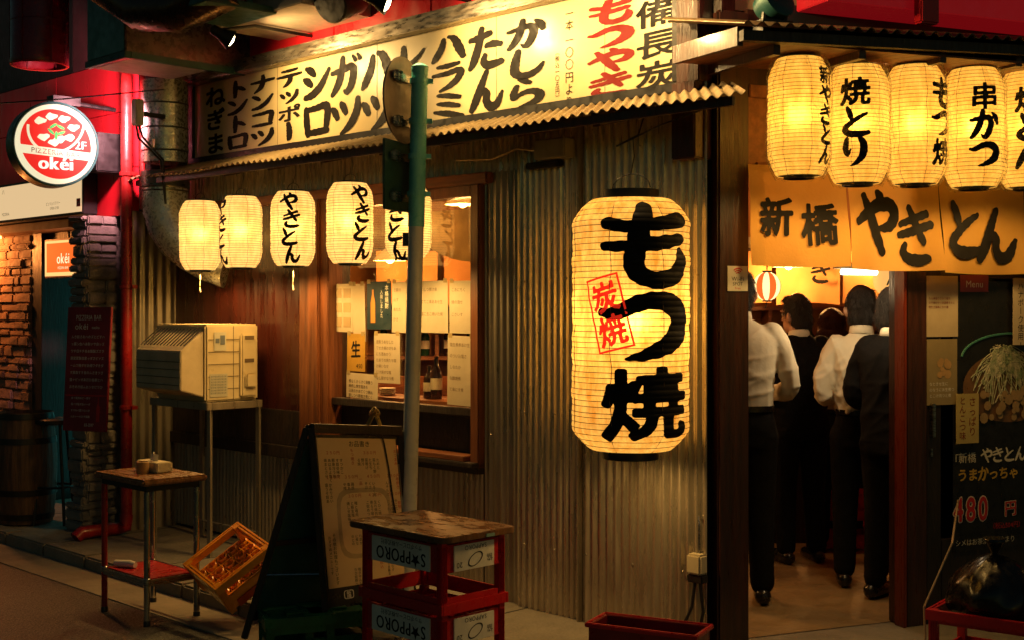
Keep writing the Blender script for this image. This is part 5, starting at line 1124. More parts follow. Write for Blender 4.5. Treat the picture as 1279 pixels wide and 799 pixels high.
nn = len(poly); m.add([(x, y, zTop - .024) for x, y in poly] + [(x, y, zTop + .004) for x, y in poly], [tuple(range(nn - 1, -1, -1)), tuple(range(nn, 2 * nn))] + [(i, (i + 1) % nn, nn + (i + 1) % nn, nn + i) for i in range(nn)])
BT = solo('table_board', 'worn brown wooden board laid on the two red beer crates', 'board', m, mat('scuffed_brown_board', (.26, .12, .045), .30, col2=(.075, .032, .014), scale=3.4, stretch=(1, 2.2, 1), bump=.3, rvar=.22, contrast=.7, detail=9), FA, base=(-.8, -1.07, zTop - .024), bevel=.003)
m = MB(); m.box(-.4595, -.456, -1.05, -1.0, zTop - .020, zTop - .006); part('edge_tag', m, mat('pale_green_tag', (.25, .42, .36), .5), BT)

# ------------------------------------------------------------------ A-board with the handwritten menu
Pn, Pf, Qn = Vector((-.90, 6.25, 0)), Vector((-.50, 6.62, 0)), Vector((-1.30, 6.22, 0)); dPf = Pf - Pn; Qf = Qn + dPf * .96
Tn = PW(387, 534, 6.24); Tf = Tn + dPf * 1.0; Tf.z = PW(490, 537, Tf.y).z
AB = thing('a_board', 'black framed folding menu board with a handwritten cream sheet', 'menu board', FW, tuple((Pn + Qf) / 2))
m = MB(); off = Vector((.008, -.004, 0))
def post(a, b, w_=.032): return MB().beam(a, b, w_, w_)
for a, b, nm in ((Pn, Tn + off, 'leg'), (Pf, Tf + off, 'leg'), (Qn, Tn - off * 2, 'leg'), (Qf, Tf - off * 2, 'leg')): part(nm, post(a, b), M_BLACKWOOD, AB, bevel=.004)
mm_ = lambda a, b, t: a + (b - a) * t
m = MB(); m.beam(Tn + off, Tf + off, .04, .045); part('rail', m, M_BLACKWOOD, AB, bevel=.003)
for a, b, w1 in ((mm_(Pn, Tn, .10), mm_(Pf, Tf, .10), .03), (mm_(Qn, Tn, .45), mm_(Qf, Tf, .45), .025), (mm_(Qn, Tn, .1), mm_(Qf, Tf, .1), .03), (Tn - off * 2, Tf - off * 2, .032)):
    m = MB(); m.beam(a, b, w1, w1); part('rail', m, M_BLACKWOOD, AB, bevel=.003)
m = MB(); m.tube([mm_(Pn, Tn, .30), mm_(Qn, Tn, .30)], .006, 6); part('stay', m, M_STEEL, AB)
pn = (dPf).cross(Tn - Pn).normalized(); pn = -pn if pn.y > 0 else pn
def ABf(o): return lambda s, t: mm_(mm_(Pn, Pf, s), mm_(Tn, Tf, s), t) + pn * o
m = MB(); f0, f1_ = ABf(-.012), ABf(-.002); m.hexa([f0(.04, .06), f0(.96, .06), f1_(.96, .06), f1_(.04, .06), f0(.04, .97), f0(.96, .97), f1_(.96, .97), f1_(.04, .97)]); part('black_panel', m, M_BLACKPL, AB)
m = MB(); f0, f1_ = ABf(-.001), ABf(.004); m.hexa([f0(.055, .225), f0(.945, .225), f1_(.945, .225), f1_(.055, .225), f0(.055, .955), f0(.945, .955), f1_(.945, .955), f1_(.055, .955)]); SHT = part('menu_sheet', m, mat('cream_menu_sheet', (.86, .64, .34), .45, col2=(.80, .57, .28), scale=2), AB)
fq0, fq1 = ABf(-.022), ABf(-.014)
m = MB(); g0, g1 = lambda s, t, o: mm_(mm_(Qn, Qf, s), mm_(Tn, Tf, s), t) + Vector((-.02 + o, 0, 0)), None
m.hexa([g0(.05, .1, 0), g0(.95, .1, 0), g0(.95, .1, .006), g0(.05, .1, .006), g0(.05, .95, 0), g0(.95, .95, 0), g0(.95, .95, .006), g0(.05, .95, .006)]); part('back_panel', m, M_TEALDARK, AB)
HT, WT = (Tn - Pn).length, dPf.length
ft = ABf(.0048); tx = lambda a, z: ft(a / WT, z / HT)     # metres on the sheet
m = MB(); text_h(m, 'お品書き', WT * .52, HT * .915, .033, tx, centre=True)
rq = random.Random(9); kana = 'あいうかきくけこさしすせそたちつてとなにのはひまみめもやゆよらりるれん'; kan = '豚肉焼塩串煮込酒生冷奴味噌鶏野菜盛合丼'
for (s0, t0, n_, ln, sz) in ((.13, .855, 5, 6, .0195), (.50, .855, 6, 4, .0195), (.12, .735, 2, 6, .0195), (.32, .735, 3, 4, .0195), (.56, .735, 3, 4, .0195), (.80, .735, 2, 5, .0195), (.34, .64, 3, 6, .0195), (.56, .64, 4, 6, .0195), (.80, .64, 3, 5, .0195), (.36, .475, 4, 5, .018), (.36, .31, 2, 6, .018), (.74, .32, 2, 5, .018)):
    for k in range(n_): text_v(m, ''.join(rq.choice(kana + kan) for _ in range(rq.randint(ln - 2, ln))), WT * s0 + k * .0235, HT * t0, sz, tx)
text_v(m, 'その他お料理もございます', WT * .155, HT * .49, .021, tx); text_v(m, 'おすすめメニューです', WT * .105, HT * .48, .019, tx)
part('lettering', m, M_INK, SHT, fixn=False)
m = MB()
for (s0, t0, tt) in ((.14, .875, '２５０円'), (.55, .875, '３８０円'), (.12, .755, '１２０円'), (.32, .755, '３５０円'), (.57, .755, '４５０円'), (.80, .755, '２８０円'), (.34, .66, '３００円'), (.57, .66, '４２０円'), (.80, .66, '５００円')): text_h(m, tt, WT * s0, HT * t0, .021, tx)
for (s0, t0, tt) in ((.43, .905, 'もつ焼き'), (.925, .90, 'おつまみ'), (.925, .755, '串焼き'), (.925, .63, '飲物'), (.50, .76, '一品'), (.66, .33, '税込')): text_v(m, tt, WT * s0, HT * t0, .021, tx)
part('lettering', m, M_REDINK, SHT, 'red headings and prices', fixn=False)
m = MB(); lo = []
for k in range(40):
    a = 2 * math.pi * k / 40; c_, s_ = math.cos(a), math.sin(a); g_ = (abs(c_) ** 5 + abs(s_) ** 5) ** (-1 / 5)
    lo += [tx(WT * .52 + q * g_ * c_ * WT * .31, HT * .53 + q * g_ * s_ * HT * .175) for q in (1, .87)]
m.add(lo, [(2 * k, 2 * k + 1, (2 * k + 3) % 80, (2 * k + 2) % 80) for k in range(40)]); fz = ABf(.0044)
part('faded_seal', m, mat('faded_brown_print', (.62, .45, .24), .5), SHT, fixn=False)
m = MB(); fz = ABf(.0005); lo = []
for k in range(24):
    a = 2 * math.pi * k / 24; c_, s_ = math.cos(a), math.sin(a); g_ = (abs(c_) ** 5 + abs(s_) ** 5) ** (-1 / 5)
    lo += [fz(.27 + q * g_ * c_ * .055, .185 + q * g_ * s_ * .022) for q in (1, .82)]
m.add(lo, [(2 * k, 2 * k + 1, (2 * k + 3) % 48, (2 * k + 2) % 48) for k in range(24)]); brush(m, '新', WT * .27, HT * .192, .030, .022, lambda a, z: fz(a / WT, z / HT), 40, .02); brush(m, '橋', WT * .27, HT * .175, .030, .022, lambda a, z: fz(a / WT, z / HT), 40, .02); part('white_seal', m, M_WHITEINK, AB, fixn=False)
# clip lamps on the board's top
q1 = mm_(Tn, Tf, .68)
for i, (dx, lab) in enumerate(((-.02, 'brass clip lamp leaning right on top of the menu board'), (.045, 'brass clip lamp leaning left on top of the menu board'))):
    b0 = q1 + Vector((dx, 0, .02)); CL = thing('clip_lamp', lab, 'lamp', FW, tuple(b0), 'clip lamps on the menu board')
    m = MB(); m.beam(b0, b0 + Vector((.03 - i * .05, -.01, .06)), .022, .018); part('clip', m, mat('tarnished_brass', (.42, .30, .10), .35, metal=.8), CL, bevel=.003)
    m = MB(); h = b0 + Vector((.03 - i * .05, -.01, .065)); m.lathe([(.012, -.02), (.018, -.01), (.022, .025), (.019, .025)], h, 14, axis=(.5 - i, -.3, .5), caps=False); part('lamp_shade', m, mat('tarnished_brass', (.42, .30, .10)), CL, smooth=True)
m = MB(); pts = [q1 + Vector((.02, 0, .06)), ft(.78, .99) + Vector((0, -.02, .01)), ft(.80, .93) + pn * .006, ft(.83, .80) + pn * .005, ft(.845, .65) + pn * .006, ft(.88, .50) + pn * .005, ft(.90, .38) + pn * .006]
m.tube(pts, .004, 6); solo('lamp_cable', 'black lamp cable hanging down over the menu sheet', 'cable', m, M_BLACKPL, FW)

# ------------------------------------------------------------------ tilted orange bottle crate
YO = 6.72; O = PW(290, 767, YO)
eL, eS, eH = Vector((.245, .155, .19)), Vector((-.224, .264, .072)), Vector((-.063, -.097, .16))
ez = eH.normalized(); ex = (eL - ez * eL.dot(ez)).normalized(); ey = ez.cross(ex).normalized(); 
if ey.dot(eS) < 0: ey = -ey
Lo, So, Ho = .345, .36, .20
OC = thing('orange_crate', 'orange plastic bottle crate lying tilted beside the standing table', 'crate', FW, tuple(O))
of = lambda v: O + ex * v.x + ey * v.y + ez * v.z
m = MB(); crate(m, Lo, So, Ho, window=(.54, .80)); m.xform(of); part('frame', m, M_ORPL, OC, bevel=.006)
m = MB(); nx, ny = 5, 4
for i in range(nx):
    for j in range(ny):
        cx_, cy_ = Lo * (i + .5) / nx, So * (j + .5) / ny; m.lathe([(.030, .012), (.030, .112), (.024, .116), (.024, .02)], (cx_, cy_, 0), 8, caps=False)
m.box(.02, Lo - .02, .02, So - .02, .004, .012)
for i in range(1, nx): m.box(Lo * i / nx - .003, Lo * i / nx + .003, .016, So - .016, .0121, .105)
for j in range(1, ny): m.box(.016, Lo - .016, So * j / ny - .003, So * j / ny + .003, .0122, .1055)
m.xform(of); part('bottle_grid', m, M_ORPL, OC)
m = MB(); m.box(.06, Lo - .06, -.0045, .003, .055 * 0 + .010, .054); m.xform(of); lp = part('label_plate', m, mat('orange_red_label', (.55, .06, .01), .4), OC)

# ------------------------------------------------------------------ green bottle crates under the A-board
def green_crate(px, py, label, rz=0.0, zz=-.08):
    Y = (CZ - .14) * FPX / (py - HY); c = Vector(((px - HX) / FPX * Y, Y, zz)); T = thing('green_crate', label, 'crate', FW, tuple(c), 'green crates at the foot of the menu board')
    Rm = Matrix.Rotation(R(rz), 3, 'Z'); gf = lambda v: c + Rm @ (v - Vector((.16, .0, 0)))
    m = MB(); crate(m, .32, .24, .215, window=(.45, .62)); m.xform(gf); part('frame', m, M_GRPL, T, bevel=.012)
    m = MB(); m.box(.02, .30, .02, .22, .19, .205); m.box(.10, .22, .08, .16, .206, .216); m.xform(gf); part('lid', m, M_GRPL, T, bevel=.008)
green_crate(376, 768, 'green plastic crate, left one below the menu board', 20); green_crate(424, 762, 'green plastic crate, right one below the menu board', 20)
# red planter box by the wall (only its rim in view)
x0, y0 = gA(735, 778, .22); x1, y1 = gA(868, 789, .22)
PBX = thing('red_planter', 'empty dark red plastic tub on the ground before the corrugated wall', 'tub', FW, tuple(PW(800, 790, 5.3)[:2]) + (0.0,))
a = Vector(PW(735, 778, 5.62)); b_ = Vector(PW(868, 789, 5.40)); a.z = b_.z = .22; dr = (b_ - a).normalized(); dn = Vector((-dr.y, dr.x, 0)); Lb = (b_ - a).length
pf = lambda v: Vector((a.x, a.y, 0)) + dr * v.x + dn * v.y + Vector((0, 0, v.z))
m = MB()
m.box(0, Lb, 0, .012, .01, .22); m.box(0, Lb, .19, .202, .01, .22); m.box(0, .012, .0125, .1895, .01, .22); m.box(Lb - .012, Lb, .0125, .1895, .01, .22); m.box(.0125, Lb - .0125, .0125, .1895, .01, .02); m.xform(pf); part('tub', m, mat('dark_red_plastic', (.16, .008, .012), .4), PBX, bevel=.003)
m = MB(); m.box(-.014, Lb + .014, -.014, .0, .205, .226); m.box(-.014, Lb + .014, .203, .216, .205, .226); m.box(-.014, -.0005, .0005, .2025, .2052, .2262); m.box(Lb + .0005, Lb + .014, .0005, .2025, .2052, .2262); m.xform(pf); part('rim', m, mat('red_plastic_rim', (.40, .012, .02), .35), PBX, bevel=.004)

# ------------------------------------------------------------------ bin bags and red crate, bottom right
a = PW(1160, 760, 5.55); RCt = thing('red_crate', 'bright red plastic crate holding black bin bags', 'crate', FW, (a.x, a.y, 0))
dr = Vector((.80, -.60, 0)); dn = Vector((.60, .80, 0)); rf = lambda v: Vector((a.x, a.y, 0)) + dr * v.x + dn * v.y + Vector((0, 0, v.z))
m = MB(); crate(m, .62, .42, a.z, window=(.35, .80)); m.xform(rf); part('frame', m, mat('bright_red_plastic', (.50, .012, .02), .35), RCt, bevel=.005)
def bag(cpos, rx, ry, rz_, label, seed):
    r = random.Random(seed); ph = [r.uniform(0, 6) for _ in range(6)]
    def f(u, v):
        t, p = 2 * math.pi * u, math.pi * (v - .5); g_ = max(0, math.sin(p)) ** .7; k = 1 + .06 * math.sin(3 * t + ph[0] + 2 * p) + .03 * math.sin(7 * t + ph[1] - 5 * p) - g_ * (.05 * abs(math.sin(6.5 * t + ph[2] + 1.2 * math.sin(3 * t))) + .03 * abs(math.sin(11 * t + ph[3] + 2 * p)))
        top = max(0, math.sin(p)); k *= 1 - .35 * top ** 3
        return Vector((cpos.x + rx * k * math.cos(t) * math.cos(p), cpos.y + ry * k * math.sin(t) * math.cos(p), cpos.z + rz_ * math.sin(p) * (1.1 if p > 0 else .9)))
    m = MB(); m.grid(f, 72, 36); top = cpos + Vector((0, 0, rz_ * 1.05)); m.lathe([(.02, -.02), (.014, .01), (.035, .05), (.05, .075), (.02, .06)], top, 12)
    return solo('bin_bag', label, 'bag', m, mat('black_bin_bag', (.005, .005, .0055), .26, spec=.4, bump=.25, scale=8, bscale=9, dirt=.3), FW, base=tuple(cpos - Vector((0, 0, rz_))), group='black bin bags in the corner', smooth=True, angle=180)
bag(rf(Vector((.22, .2, a.z + .05))), .20, .19, .17, 'glossy black bin bag stuffed into the red crate', 1); bag(rf(Vector((.50, .34, a.z + .12))), .20, .2, .19, 'knotted black bin bag slumped behind the red crate', 4)
m = MB(); m.tube([FB.world(1.42, -.03, .62), rf(Vector((.02, .25, a.z + .25))), rf(Vector((-.03, .03, a.z))), rf(Vector((.0, -.03, a.z - .25)))], .005, 6); solo('loose_cable', 'pale loose cable hanging over the red crate', 'cable', m, mat('pale_cable', (.35, .25, .15), .5), FW)
# folding umbrella / gas tin on the bags is left dark; small bottle by the door
# ------------------------------------------------------------------ notices on the dark glazed screen
def notice(fr, pl, pr, pt, pb, y, label, m, name='notice', th=.003, group=None, pm=None):
    xa, xb_ = fr.X(pl, y), fr.X(pr, y); zt, zb_ = fr.Z((pl + pr) / 2, pt, y), fr.Z((pl + pr) / 2, pb, y)
    T = thing(name, label, 'poster' if name == 'poster' else 'notice', fr, ((xa + xb_) / 2, y, zb_), group)
    mb = MB(); mb.box(xa, xb_, y - th, y, zb_, zt); part('sheet', mb, m, T)
    return T, xa, xb_, zb_, zt, flat(y - th - .0008)
def fill_h(mb, f, xa, xb_, z, rows, sz, pitch, seed, ab='あいうかきくけこさしすせそたちつてとなにの豚肉焼塩串煮込酒生', frac=.85):
    r = random.Random(seed); n = max(1, int((xb_ - xa) * frac / sz))
    for k in range(rows): text_h(mb, ''.join(r.choice(ab) for _ in range(r.randint(max(1, n - 3), n))), xa + (xb_ - xa) * .08, z - k * pitch, sz, f)
M_DIMPAPER = mat('aged_notice_paper', (.55, .45, .30), .7, col2=(.44, .35, .22), scale=4)
yS = -.013
T, xa, xb_, za, zt, f = notice(FB, 1156, 1196, 345, 420, yS, 'pale printed price list on the dark screen directly under the curtain', M_DIMPAPER)
m = MB(); fill_h(m, f, xa, xb_, zt - .12, 3, .014, .022, 1); part('lettering', m, M_DKRED, T, fixn=False)
T, xa, xb_, za, zt, f = notice(FB, 1157, 1195, 423, 505, yS, 'beige picture menu below the price list on the dark screen', mat('beige_picture_menu', (.34, .26, .13), .6, col2=(.22, .17, .08), scale=7, contrast=1.2))
m = MB(); rq = random.Random(2)
for k in range(9): m.lathe([(.001, .0), (.012 + rq.random() * .012, .0004)], ((xa + xb_) / 2 + rq.uniform(-.035, .04), yS - .0032 - k * .0002, za + .20 + rq.uniform(-.05, .05)), 10, axis=(0, -1, 0))
part('food_picture', m, mat('menu_food_print', (.50, .30, .12), .6), T)
m = MB(); fill_h(m, f, xa, xb_, za + .10, 3, .02, .03, 3); part('lettering', m, M_WHITEINK, T, fixn=False)
T, xa, xb_, za, zt, f = notice(FB, 1199, 1234, 344, 365, yS, 'small pink shop card under the curtain', mat('pink_card', (.42, .07, .09), .5))
m = MB(); text_h(m, 'Menu', (xa + xb_) / 2, (za + zt) / 2 - .02, .05, f, centre=True); part('lettering', m, M_WHITEINK, T, fixn=False)
PT, xa, xb_, za, zt, f = notice(FB, 1190, 1300, 352, 684, -.012, 'tall dark poster of a noodle bowl priced 480 yen', mat('black_poster', (.014, .013, .013), .35), 'poster')
yP = -.0152
cx, cz = FB.px(1262, 470, yP); rb = .30
m = MB(); m.add([(cx + rb * 1.05 * math.cos(a), yP - .0006, cz - .05 + rb * .62 * math.sin(a)) for a in np.linspace(0, 2 * math.pi, 41)[:-1]], [tuple(range(40))])
CLIP = (xa, xb_)
m.xform(lambda v: Vector((min(max(v.x, xa), xb_), v.y, v.z))); part('bowl_print', m, mat('bowl_print', (.26, .13, .055), .4, col2=(.09, .045, .02), scale=9, contrast=1.2), PT)
m = MB()
for a0, a1, rx in ((R(60), R(175), 1.08),): m.tube([(min(max(cx + rb * rx * math.cos(a), xa), xb_), yP - .001, cz + .10 + rb * .42 * math.sin(a)) for a in np.linspace(a0, a1, 24)], .006, 5)
part('bowl_rim_print', m, mat('teal_rim_print', (.05, .20, .16), .4), PT)
rq = random.Random(4); m = MB()
for k in range(150):                              # shredded leek heaped over the bowl: strands falling from a peak
    a, r1 = rq.uniform(0, 6.3), rb * rq.uniform(.25, .80); pk = Vector((cx - .06 + rq.uniform(-.06, .06), 0, cz + .12 + rq.uniform(-.05, .05))); p = []
    en = Vector((cx - .04 + r1 * math.cos(a), 0, cz - .03 + r1 * .5 * math.sin(a))); bow = rq.uniform(-.05, .05)
    for s_ in range(9): t_ = s_ / 8; q_ = pk.lerp(en, t_); q_.z += .10 * t_ * (1 - t_); q_.x += bow * math.sin(3.1 * t_); p.append(q_)
    if min(q.x for q in p) > xa + .01 and max(q.x for q in p) < xb_ - .01: m.tube([(q.x, yP - .0035 - k * .00002, q.z) for q in p], .0024, 4)
part('leek_print', m, mat('leek_print', (.46, .42, .30), .5, col2=(.16, .22, .11), scale=30), PT)
m = MB()
for k in range(26):
    px_, pz_ = cx + rq.uniform(-.2, .12), cz - .12 + rq.uniform(-.09, .05); m.lathe([(.001, 0), (.022 * rq.uniform(.6, 1.3), .0003)], (min(max(px_, xa + .03), xb_ - .03), yP - .006 - .0002 * k, pz_), 9, axis=(0, -1, 0))
part('topping_print', m, mat('topping_print', (.50, .30, .14), .45, col2=(.22, .16, .06), scale=30, contrast=1.4), PT)
yf = flat(yP - .0012); m = MB()
zr = lambda py: FB.Z(1230, py, yP); xq = lambda px: FB.X(px, yP)
text_h(m, '「', xq(1186), zr(577), .06, yf); text_h(m, '新橋', xq(1197), zr(575), .058, yf)
for i, ch in enumerate('やきとん'): brush(m, ch, xq(1232) + i * .075, zr(568), .075, .072, yf, 48)
text_h(m, 'シメはお茶漬けに決まり', xq(1193), zr(678), .036, yf); part('lettering', m, mat('cream_print', (.80, .72, .55), .5), PT, fixn=False)
m = MB()
for i, ch in enumerate('うまかっちゃ'): brush(m, ch, xq(1202) + i * .068, zr(591), .07, .068, yf, 48, .03)
part('lettering', m, M_GOLDINK, PT, 'gold lettering', fixn=False)
m = MB()
for i, ch in enumerate('480'): brush(m, ch, xq(1203) + i * .080, zr(632), .125, .17, flat(yP - .0012), 64, .060)
brush(m, '円', xq(1262), zr(636), .085, .085, flat(yP - .0012), 48, .06); part('lettering', m, mat('pale_pink_outline', (.85, .62, .50), .5), PT, 'pale outline of the price', fixn=False)
m = MB()
for i, ch in enumerate('480'): brush(m, ch, xq(1203) + i * .080, zr(632), .125, .17, flat(yP - .0026), 64, .026)
brush(m, '円', xq(1262), zr(636), .085, .085, flat(yP - .0026), 48, .022); text_h(m, '（税込504円）', xq(1236), zr(660), .034, flat(yP - .0026)); part('lettering', m, M_REDINK, PT, 'dark red price', fixn=False)
T, xa, xb_, za, zt, f = notice(FB, 1194, 1222, 491, 553, -.030, 'small cream tag with red lettering stuck on the noodle poster', mat('cream_tag', (.55, .42, .14), .5))
m = MB(); text_v(m, 'さっぱり', xb_ - .042, zt - .015, .050, f); text_v(m, 'とんこつ味', xa + .040, zt - .012, .044, f); part('lettering', m, M_DKRED, T, fixn=False)
T, xa, xb_, za, zt, f = notice(FB, 1265, 1300, 348, 430, -.034, 'long white handwritten strip hanging over the noodle poster', M_DIMPAPER)
m = MB(); text_v(m, 'ハナポーク使用!!', xa + .05, zt - .02, .042, f); part('lettering', m, M_INK, T, fixn=False)

# ------------------------------------------------------------------ papers on the tavern window
yW = .014
rw = random.Random(12)
def wpaper(pl, pr, pt, pb, label, m=M_PAPER, y=yW):
    o = notice(FA, pl, pr, pt, pb, y, label, m, group=None); o[0].rotation_euler = (R(rw.uniform(0, 1.2)), R(rw.uniform(-1.6, 1.6)), FA.th)
    xa_, xb2, zt_ = o[1], o[2], o[4]
    for xt in (xa_ + .02, xb2 - .02): tp = MB(); tp.box(xt - .016, xt + .016, y - .0048, y - .0034, zt_ - .012, zt_ + .014); part('tape', tp, mat('yellowed_tape', (.50, .38, .18), .3, trans=.3), o[0])
    return o
M_INKF = mat('faded_grey_print', (.22, .15, .08), .7)
T, xa, xb_, za, zt, f = wpaper(416, 441, 355, 414, 'window paper with rows of little pictures, beside the timber post')
m = MB()
for i in range(2):
    for j in range(3): m.box(xa + .02 + i * (xb_ - xa - .02) / 2, xa + (i + 1) * (xb_ - xa - .02) / 2, yW - .0042, yW - .0032, za + .03 + j * .09, za + .09 + j * .09)
part('picture_print', m, mat('faded_picture_print', (.42, .30, .16), .7), T)
T, xa, xb_, za, zt, f = wpaper(442, 457, 355, 426, 'narrow blank window strip left of the dark drink poster')
T, xa, xb_, za, zt, f = wpaper(459, 489, 352, 411, 'dark blue drink poster with a brown bottle on the tavern window', mat('dark_drink_poster', (.015, .035, .05), .4, trans=.0))
m = MB(); m.lathe([(.022, 0), (.022, .12), (.009, .17), (.009, .20)], (xa + .06, yW - .003, za + .04), 12); m.xform(lambda v: Vector((v.x, yW - .0045 + (v.y - yW) * .04, v.z))); part('bottle_print', m, mat('amber_bottle_print', (.55, .24, .05), .4), T)
m = MB(); text_v(m, '本格焼酎', xb_ - .04, zt - .02, .036, f); text_v(m, '入荷しました', xb_ - .09, zt - .05, .028, f); part('lettering', m, M_PAPERW, T, fixn=False)
for i, (pl, pr, pt, pb, lab, rows) in enumerate(((490, 512, 352, 415, 'window paper half hidden behind the pole, right of the drink poster', 4), (513, 560, 351, 415, 'wide faded paper on the tavern window right of the pole', 3), (562, 594, 351, 416, 'faded picture paper above the long printed sheet on the window', 3), (468, 500, 416, 478, 'white handwritten menu sheet below the drink poster', 7), (433, 472, 466, 497, 'handwritten strip below the yellow price card on the window', 4), (559, 592, 419, 506, 'long printed sheet beside the beer bottle on the window', 5))):
    T, xa, xb_, za, zt, f = wpaper(pl, pr, pt, pb, lab, y=yW - .001 * (i % 2))
    m = MB(); fill_h(m, f, xa, xb_, zt - .06, rows, .024, (zt - za) / (rows + 1.2), i + 20, frac=.8); part('lettering', m, M_INKF if i != 4 else M_INK, T, fixn=False)
T, xa, xb_, za, zt, f = wpaper(434, 456, 416, 463, 'yellow drink price card on the tavern window', mat('yellow_price_card', (.62, .36, .05), .6, trans=.3), y=yW - .002)
m = MB(); brush(m, '生', (xa + xb_) / 2, (za + zt) / 2 + .02, .10, .11, f, 48, .03); text_h(m, '450', xb_ - .085, za + .02, .04, f); part('lettering', m, M_INK, T, fixn=False)

# ------------------------------------------------------------------ inside: counter, banners, lamps, bottles
CT = thing('counter', 'long wooden bar counter inside the tavern', 'counter', FW, (1.2, 8.75, 0))
m = MB(); m.box(-1.6, 3.3, 8.62, 9.15, .94, .985); part('counter_top', m, M_WOODX, CT, bevel=.008)
m = MB(); m.box(-1.55, 3.25, 8.72, 9.10, .004, .939); part('counter_front', m, M_BLACKWOOD, CT)
m = MB(); m.box(-1.6, 3.3, 9.06, 9.14, .986, 1.12); part('counter_ledge', m, M_WOODX, CT, bevel=.005)
SH = thing('bottle_shelf', 'wooden shelf along the tavern back wall with bottles and papers', 'shelf', FW, (1.5, 10.2, 1.2))
m = MB()
for z in (1.20, 1.58): m.box(-1.9, 4.6, 9.98, 10.29, z, z + .03)
for x in (-1.9, -.6, .7, 2.0, 3.2, 4.57): m.box(x, x + .03, 9.99, 10.28, 1.231, 1.579)
part('board', m, M_WOODX, SH, bevel=.003)
r = random.Random(3); k = 0
def bottle(x, y, z, h, m_, label, grp='bottles on the back shelf'):
    b = MB(); b.lathe([(.001, 0), (.034, .0), (.036, .01), (.036, h * .58), (.030, h * .66), (.014, h * .78), (.013, h * .97), (.015, h * .98), (.014, h)], (x, y, z), 14); o = solo('bottle', label, 'bottle', b, m_, FW, base=(x, y, z), group=grp, smooth=True)
    b = MB(); b.lathe([(.0365, h * .22), (.0368, h * .23), (.0368, h * .48), (.0365, h * .49)], (x, y, z), 14, caps=False); part('label', b, M_PAPERW, o, smooth=True)
ORD = 'first second third fourth fifth sixth seventh eighth ninth tenth eleventh'.split()
for x, lab_ in [(-1.0 + .17 * k, ORD[k] + ' bottle from the left on the back shelf behind the window') for k in range(6)] + [(1.86 + .17 * k, ORD[k] + ' bottle from the left on the back shelf behind the doorway') for k in range(7)]:
    bottle(float(x) + r.uniform(-.03, .03), 10.12, 1.231, r.uniform(.24, .31), r.choice((M_BOTTLE, mat('green_bottle_glass', (.01, .05, .02), .08), M_BOTTLE)), lab_)
# paper strips and short banners hung over the kitchen
BN = []
M_BANNER = mat('cream_hanging_cloth', (.62, .30, .09), .85, col2=(.52, .24, .07), scale=3, trans=.25)
for i, (x0, x1) in enumerate(((1.95, 2.42), (2.45, 2.95), (-1.0, -.55), (-.5, -.02), (.9, 1.4), (1.43, 1.92))):
    lab = ('cream cloth banner over the kitchen, left one seen through the entrance', 'cream cloth banner over the kitchen, right one seen through the entrance', 'left cloth banner seen through the tavern window', 'right cloth banner seen through the tavern window', 'cloth banner over the kitchen hidden by the corner post', 'cloth banner over the kitchen beside the corner post')[i]
    b = MB(); b.sheet(lambda u, v: (x0 + (x1 - x0) * u, 9.45 + .025 * math.sin(u * 9 + i) * (1 - v) + .02 * math.sin(u * 3.2 + 2 * i), 1.62 + .40 * v + (.02 * math.sin(3 * u + i)) * (1 - v)), 24, 12, (0, .003, 0))
    T = solo('kitchen_banner', lab, 'banner', b, M_BANNER, FW, base=((x0 + x1) / 2, 9.45, 1.6), group='cloth banners over the kitchen', smooth=True)
    if i in (1, 0, 3):
        b = MB(); brush(b, 'きとん'[i % 3], (x0 + x1) / 2 + .08, 1.86, .15, .15, lambda a, z: (a, 9.40, z), 48); part('lettering', b, M_INK, T, fixn=False)
b = MB(); b.tube([(-1.6, 9.46, 2.03), (4.2, 9.46, 2.03)], .012, 8); solo('banner_rail', 'thin wooden rail carrying the kitchen banners', 'rail', b, M_DARKWOOD, FW)
r = random.Random(8)
for i in range(8):
    x0 = (-1.05 + i * .30 if i < 4 else 1.85 + (i - 4) * .31) + r.uniform(-.03, .03); wd = r.uniform(.12, .2); b = MB(); b.box(x0, x0 + wd, 10.288, 10.297, 1.70, 1.70 + r.uniform(.34, .5)); T = solo('menu_strip', ORD[i % 4] + ' paper menu strip from the left on the back wall behind the ' + ('window' if i < 4 else 'doorway'), 'menu strip', b, M_DIMPAPER if i % 3 else M_PAPERW, FW, group='menu strips on the back wall')
    b = MB(); text_v(b, ''.join(r.choice('豚肉焼塩串煮込酒生冷奴味噌') for _ in range(4)), x0 + wd / 2, 2.02, .075, lambda a, z: (a, 10.285, z)); part('lettering', b, M_INK if i % 2 else M_DKRED, T, fixn=False)
